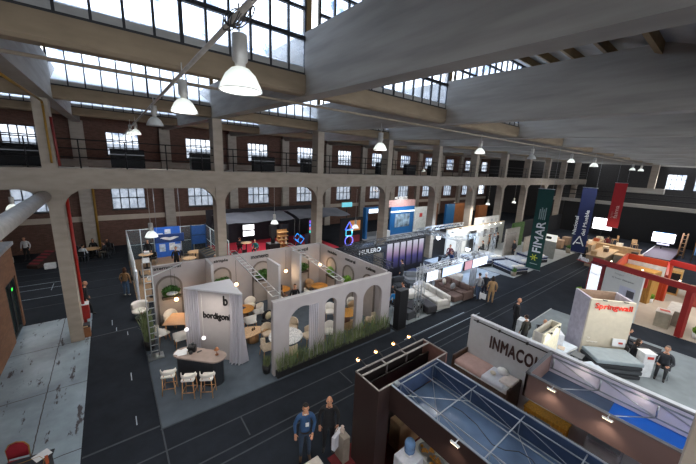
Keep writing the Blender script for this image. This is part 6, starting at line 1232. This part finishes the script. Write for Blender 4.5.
for i, (x, y, c, lab) in enumerate([(35.2, 8.1, '#1d1e22', 'person in black behind the brown display counter'), (40.9, 9.6, '#2b2c31', 'person in dark clothes at the pale wooden counter'), (42.4, 8.0, '#7a2f2f', 'person in dark red by the pale wooden counter')]): person(lab, (x, y, 0), 2.5+i, 'stand', c, '#1d1e22', h=1.7)
SW = Kind(simple_chair(palewood, palewood)); SW.put((41.2, 7.2, 1.2), .5, 'little wooden chair standing on the peach counter'); SW.put((40.3, 5.5, 1.2), 2.0, 'little wooden chair at the end of the peach counter')
dc = mat('#0f1013', .95)
rd = random.Random(12)
for i, (x, y, z, c, lab) in enumerate([(34.2, 7.2, 1.1, '#b99a70', 'tan box on the near end of the low brown counter'), (36.4, 6.8, 1.1, '#5f4a38', 'dark brown box in the middle of the low brown counter'), (37.6, 7.1, 1.1, '#d2c3a8', 'cream box at the far end of the low brown counter'), (35.0, 4.8, 1.15, '#c9a876', 'honey box on the counter behind the orange booth'), (37.0, 4.9, 1.15, '#4c4038', 'dark box on the counter behind the orange booth'), (39.3, 8.8, 1.15, '#e1d6c4', 'white box at the near end of the pale wooden counter'), (41.2, 8.7, 1.15, '#a4532f', 'rust box on the pale wooden counter'), (42.8, 8.8, 1.15, '#d8cbb2', 'cream box at the far end of the pale wooden counter'), (40.3, 6.6, 1.2, '#efe6d8', 'white box on the peach counter before the stage')]): M().rbox((x, y, z+.16), (rd.uniform(.35, .7), rd.uniform(.3, .5), .32), .02, rd.uniform(-.4, .4)).solo('display_box', mat(c, .6), lab, 'box')
M().box(53.5, 53.7, -8, 16.0, 0, 4.3).solo('black_curtain', dc, 'wide black curtain behind the stage screens', 'curtain'); M().box(40, 53, 15.8, 16.0, 0, 2.3).solo('black_curtain', dc, 'black curtain along the far left of the stage', 'curtain')
st = thing('stage', 'low purple-grey stage floor below the big screen', 'stage', (45.5, 4.2, 0)); M().box(42.2, 50.0, 3.0, 5.1, 0, .35).part('platform', mat('#5f5660', .6), st, w=True); M().box(42.2, 50, 5.02, 5.1, .35, .38).part('white_edge', whitep, st, w=True); M().box(42.15, 42.2, 3.0, 5.1, 0, .35).part('skirt', blackp, st, w=True)
for i, (x, y0, y1, z0, z1, lab) in enumerate([(48.5, 3.55, 5.35, 1.1, 2.12, 'big glowing white projection screen over the stage'), (52.0, 9.7, 11.75, 1.05, 2.55, 'glowing white screen partly behind the red banner')]):
    t = thing('projection_screen', lab, 'screen', (x, (y0+y1)/2, z0)); M().box(x, x+.1, y0-.06, y1+.06, z0-.06, z1+.06).part('casing', blackp, t, w=True); M().box(x-.02, x, y0, y1, z0, z1).part('display', emit('#f1f3fb', 3.2), t, w=True); M().box(x+.02, x+.08, (y0+y1)/2-.06, (y0+y1)/2+.06, 0, z0).part('post', blackp, t, w=True)
    if i == 0: M().box(x-.02, x, y0+.3, y1-.5, .8, .98).part('subtitle_strip', emit('#c7c9e0', .9), t, w=True); M().box(x-.015, x, y0+.1, y1-.1, z1+.02, z1+.05).part('blue_edge', emit('#3f9fe6', 1.5), t, w=True)
light('AREA', (46, 4.3, 3.6), 120, (.85, .78, 1), 2, (0, 0, 0), name='stage_light'); light('AREA', (38.5, 7.0, 4.0), 110, (1, .87, .7), 3, (0, 0, 0), name='counter_fill')  # added area lights over stage and counters, no fittings
tw_ = thing('scaffold_tower', 'pale wooden scaffold tower at the right of the stage', 'scaffold', (46.5, 2.5, 0))
for a_ in (0, .8):
    for b_ in (0, .8): M().tube((46.6+a_*.75, 2.55+b_*.5, 0), (46.7+a_*.45, 2.6+b_*.4, 2.6), .05, 6).part('upright', wood('#b58f66'), tw_, w=True)
m = M()
for k in range(6): z = .3+.42*k; m.box(46.6, 47.2, 2.55, 2.6, z, z+.06); m.box(46.6, 46.65, 2.55, 2.95, z, z+.06)
m.part('rungs', wood('#b58f66'), tw_, w=True)
fg = thing('flag', 'pale blue and white flag hanging on a pole at the right of the stage', 'flag', (45.6, 1.85, 0)); M().tube((45.6, 1.85, 0), (45.6, 1.85, 2.9), .03, 6).part('pole', mat('#a5792f', .4, .5), fg, w=True)
P = [[(45.6+.12*math.sin(j*1.1+i*.2), 1.85-.06*j-.05*i*.1, 2.8-.16*i) for j in range(8)] for i in range(14)]; M().grid(P).part('cloth', mat('#6fa4d0', .8, var=.2, scale=1.5), fg, w=True)
M().box(44.0, 52, -3.0, 1.2, 2.2, 2.35).solo('pale_slab', mat('#a9a9a6', .6), 'pale overhead slab at the far right edge', 'slab'); M().box(44.0, 52, -3.0, 1.2, 0, 2.2).solo('far_wall_block', mat('#2a2a2c', .8), 'dark block under the pale overhead slab at the far right', 'block')  # slab in one even pale colour
# dark person in the aisle, orange figure
person('person in an orange vest by the foot of the blue banner', (37.0, 8.9, 0), .5, 'stand', '#d0602c', '#23242a', h=1.7); person('person in grey walking in the far aisle left of the blue banner', (40.0, 10.2, 0), 2.8, 'walk', '#55585e', '#2a2c32', h=1.75)
for i, (x, y) in enumerate(((39.0, 11.4), (40.2, 12.3), (41.6, 11.5))): M().rbox((x, y, .5), (.9, .7, .95), .04).solo('display_cube', mat(['#a98c72', '#b59a86', '#8d7866'][i], .7), ['tan display block beyond the mattress stand, nearest', 'pinkish display block beyond the mattress stand', 'brown display block beyond the mattress stand, farthest'][i], 'display')
light('AREA', (40.3, 12.0, 3.5), 60, (1, .85, .7), 1.5, (0, 0, 0), name='far_fill')  # added fill over the far display blocks, no fitting
# ------------------------------------------------------------------ Springwall stand behind the dark-lettered pale wall
M().box(10.6, 20.5, -2.5, 5.75, 0, .03).struct('floor_grey_carpet', mat('#7b8488', .95, var=.12, scale=2))
M().box(10.55, 10.6, -2.5, 5.8, 0, .035).box(10.6, 20.55, 5.72, 5.78, 0, .035).struct('floor_carpet_edge', mat('#a9aeb1', .6))
a = Vector((16.07, 3.10, 0)); d = Vector((1.13, -1.25, 0)).normalized(); n_ = Vector((-d.y, d.x, 0)); L_ = 1.72; W_ = 1.25; HS = 2.8
bk = thing('display_tower', 'tall cream box tower with red lettering and an open top', 'tower', (16.9, 2.85, .03), math.atan2(d.y, d.x))
ce = a+d*L_/2+n_*W_/2; bk.location = (ce.x, ce.y, .03)
M().box(-L_/2, L_/2, -W_/2, -W_/2+.1, 0, HS-.03).part('front_wall', mat('#cfc6b2', .8, var=.05), bk); M().box(-L_/2, -L_/2+.1, -W_/2+.1, W_/2, 0, HS-.03).part('side_wall', mat('#aaa5ae', .8), bk); M().box(L_/2-.1, L_/2, -W_/2+.1, W_/2, 0, HS-.03).part('side_wall', mat('#aaa5ae', .8), bk); M().box(-L_/2+.1, L_/2-.1, W_/2-.1, W_/2, 0, HS-.03).part('back_wall', mat('#8d7765', .8), bk)
M().box(-L_/2+.1, L_/2-.1, -W_/2+.1, W_/2-.1, HS-.45, HS-.42).part('inner_lid', mat('#8d7765', .8), bk)
text('Springwall', 1.42, .32, a+d*.18-n_*.012+Vector((0, 0, 2.33)), d, (0, 0, 1), mat('#d8382a', .5), bk, .02, .012)
text('Sp', .1, .08, a+d*.16-n_*.012+Vector((0, 0, .95)), d, (0, 0, 1), mat('#efece4', .6), bk, .006, name='small_lettering'); text('springwall', .42, .07, a+d*.16-n_*.012+Vector((0, 0, .78)), d, (0, 0, 1), mat('#efece4', .6), bk, .006, name='small_lettering')
for q in (.45, 1.25):
    t = thing('clip_spotlight', ['clip-on spotlight over the left of the red lettering', 'clip-on spotlight over the right of the red lettering'][q > 1], 'lamp', a+d*q-n_*.0+Vector((0, 0, HS+.03)), bk.rotation_euler.z)
    M().rbox((0, -.12, .0), (.16, .06, .04), .01).part('lamp_body', blackp, t); M().tube((0, -.1, 0), (0, .06, -.02), .01, 5).part('arm', blackp, t)
    p = a+d*q-n_*.16; light('SPOT', (p.x, p.y, HS-.03), 12, (1, .92, .8), .05, (.35*n_.y*-1, .35*n_.x, 0), 2.2, name='sign_glow')
# grey mattress stack and display beds
def stack():
    t = thing('mattress_stack', 'stack of grey mattresses at the foot of the cream lettered tower', 'mattress'); 
    for i, (h, m_) in enumerate(((.0, '#2b2d31'), (.2, '#43474b'), (.4, '#2b2d31'), (.57, '#8c979c'))): M().rbox((.03*(i % 2), .0, h+.1), (1.75, 1.05, .17), .05, seg=3).part('mattress', mat(m_, .85, var=.08, scale=5), t)
    return t
s_ = stack(); q = a+d*.85-n_*.72; s_.location = (q.x-.25, q.y+.05, .03); s_.rotation_euler.z = bk.rotation_euler.z+.05
t = thing('sign_card', 'white card with a small red drawing standing behind the grey mattress stack', 'sign', a+d*1.35-n_*.1+Vector((0, 0, .78)), bk.rotation_euler.z); M().ob((0, 0, .17), (.5, .04, .34), 0, -.15).part('card', whitep, t); M().ob((.05, -.035, .17), (.16, .01, .08), .0, -.15).part('red_mark', mat('#b5483f', .6), t)
# illuminated cream cabinet
kb = thing('light_cabinet', 'cream open-topped cabinet glowing inside behind the dark-lettered pale wall', 'cabinet', (12.9, 3.6, .03), -.02); 
M().box(-.8, .8, -.19, -.13, 0, 2.2).part('front_wall', mat('#e3dcc2', .7), kb); M().box(-.8, .8, .13, .19, 0, 2.2).part('back_wall', mat('#c5c0b2', .7), kb); M().box(-.8, -.74, -.13, .13, 0, 2.2).part('side_wall', mat('#b0aca6', .7), kb); M().box(.74, .8, -.13, .13, 0, 2.2).part('side_wall', mat('#d2ccbc', .7), kb); M().box(-.74, .74, -.13, .13, 1.9, 1.93).part('inner_shelf', mat('#85888c', .6), kb)
for x in (-.45, .35):
    t = thing('clip_spotlight', ['clip-on spotlight on the cream cabinet, left one', 'clip-on spotlight on the cream cabinet, right one'][x > 0], 'lamp', (12.9+x, 3.42, 2.24)); M().rbox((0, -.1, 0), (.12, .06, .04), .01).part('lamp_body', blackp, t); M().tube((0, -.08, 0), (0, .05, -.02), .01, 5).part('arm', blackp, t)
    light('SPOT', (12.9+x, 3.28, 2.22), 16, (1, .92, .72), .05, (.3, 0, 0), 2.0, name='cabinet_glow')
BD = Kind(bed(1.4, 1.95, mat('#5d6268', .8), mat('#c7d2dc', .85), mat('#d3dde6', .85, var=.08, scale=4), .5))
BD.put((15.0, 4.0, .03), 1.4, 'pale blue display mattress between the cream cabinet and the cream lettered tower'); BD.put((13.9, 2.3, .03), 1.1, 'pale display mattress behind the white fabric panel')
for i, (x, y, z, rz, c, lab) in enumerate([(15.5, 3.9, .8, .6, '#dfe3ea', 'white poster board leaning beside the cream lettered tower'), (15.0, 3.55, .56, .2, '#c9b9a6', 'beige sample square on the pale blue mattress'), (14.7, 4.1, .56, .7, '#e9ebee', 'white leaflet on the pale blue mattress, upper one'), (15.25, 4.25, .56, -.4, '#b06a3c', 'orange-brown sample on the pale blue mattress'), (14.45, 3.75, .56, .1, '#e4e7ec', 'white leaflet on the pale blue mattress, lower one')]):
    M().ob((x, y, z+.02), (.34 if i else .8, .26, .012 if i else .5), rz).solo(['poster_board', 'fabric_sample', 'leaflet', 'fabric_sample', 'leaflet'][i], mat(c, .6, var=.1, scale=12), lab, ['poster', 'sample', 'leaflet', 'sample', 'leaflet'][i])
t = thing('side_table', 'small grey side table in front of the pale display mattress', 'table', (15.1, 2.95, .03)); M().rbox((0, 0, .5), (.5, .4, .04), .01).part('tabletop', mat('#6f7274', .6), t)
for sx in (-1, 1):
    for sy in (-1, 1): M().tube((sx*.22, sy*.17, .48), (sx*.22, sy*.17, 0), .015, 6).part('leg', blackp, t)
# counters and people
ct = thing('white_counter', 'white counter with a red logo patch between the two seated visitors', 'counter', (16.75, 1.12, .03), -.75); M().rbox((0, 0, .52), (.42, .38, 1.04), .02).part('body', mat('#d5d8da', .5), ct); M().rbox((0, 0, 1.05), (.47, .43, .03), .01).part('worktop', whitep, ct); M().box(-.1, .14, -.2, -.192, .82, .93).part('logo_patch', mat('#c6372c', .5), ct)
person('bearded man in dark grey clothes seated at the white counter, leaning forward', (17.3, .62, .03), 1.6, 'sit', '#33373d', '#2a2c30', '#6d625a', h=1.8); 
person('woman in black with a white collar seated behind the white counter', (17.15, 1.55, .03), 3.6, 'sit', '#1b1c20', '#1d1e22', '#2b1d14', long_hair=True, h=1.65, extra='#e5e5e5')
person('person in black seated behind the cream lettered tower, half hidden', (18.0, 2.0, .03), 3.4, 'sit', '#202227', '#1d1e22', '#20150f', h=1.7)

for x, y, rz, l in ((17.3, .6, 1.6, 'dark chair under the bearded man'), (17.17, 1.57, 3.6, 'dark chair under the woman with a white collar'), (18.02, 2.02, 3.4, 'dark chair under the half hidden person'), (18.5, 2.9, .4, 'dark chair standing empty beside the cream lettered tower')): SC.put((x, y, .03), rz, l)
dt = thing('low_table', 'round black low table behind the white counter', 'table', (18.2, 1.2, .03)); M().cyl((0, 0, .4), .45, .03, 24).part('tabletop', blackp, dt); M().tube((0, 0, 0), (0, 0, .4), .04, 8).part('stem', steel, dt); M().cyl((0, 0, 0), .25, .02, 16).part('foot', steel, dt)
M().box(18.4, 20.2, .9, 2.6, .03, .036).solo('dark_rug', mat('#25272c', .95), 'dark rug laid behind the cream lettered tower', 'rug')
wc = thing('white_counter', 'small white counter beside the bald man behind the dark-lettered pale wall', 'counter', (15.35, 5.35, .03), .1); M().rbox((0, 0, .5), (.5, .4, 1.0), .02).part('body', mat('#cdd3d8', .5), wc); m = M(); m.box(-.2, .2, -.215, -.2, .55, .85); m.part('shelf_opening', mat('#7d858c', .5), wc)
person('bald man in black standing at the small white counter behind the dark-lettered pale wall', (15.75, 5.85, 0), -2.3, 'stand', '#1d1e22', '#1b1c1f', bald=True, h=1.8)
person('person in dark olive standing with the back turned at the dark-lettered pale wall end', (14.5, 4.9, .03), -.4, 'stand', '#34332b', '#2b2b2b', '#2a1d15', h=1.6)
person('bald man in dark blue bending over behind the cream cabinet', (15.6, 4.55, .03), 2.4, 'sit', '#20242c', '#1e2127', bald=True, h=1.7); SC.put((15.62, 4.53, .03), 2.4, 'dark chair under the bald man in dark blue')
M().lathe([(0, 0), (.11, 0), (.13, .18), (0, .16)], (13.6, 5.4, .03), 12).solo('waste_basket', mat('#d6d9dc', .5), 'small white waste basket near the dark-lettered pale wall', 'bin')
light('AREA', (16.5, 2.2, 5.5), 95, (1, .97, .93), 3, (0, 0, 0), name='stand_fill')  # added fill over the lettered tower's stand, no fitting
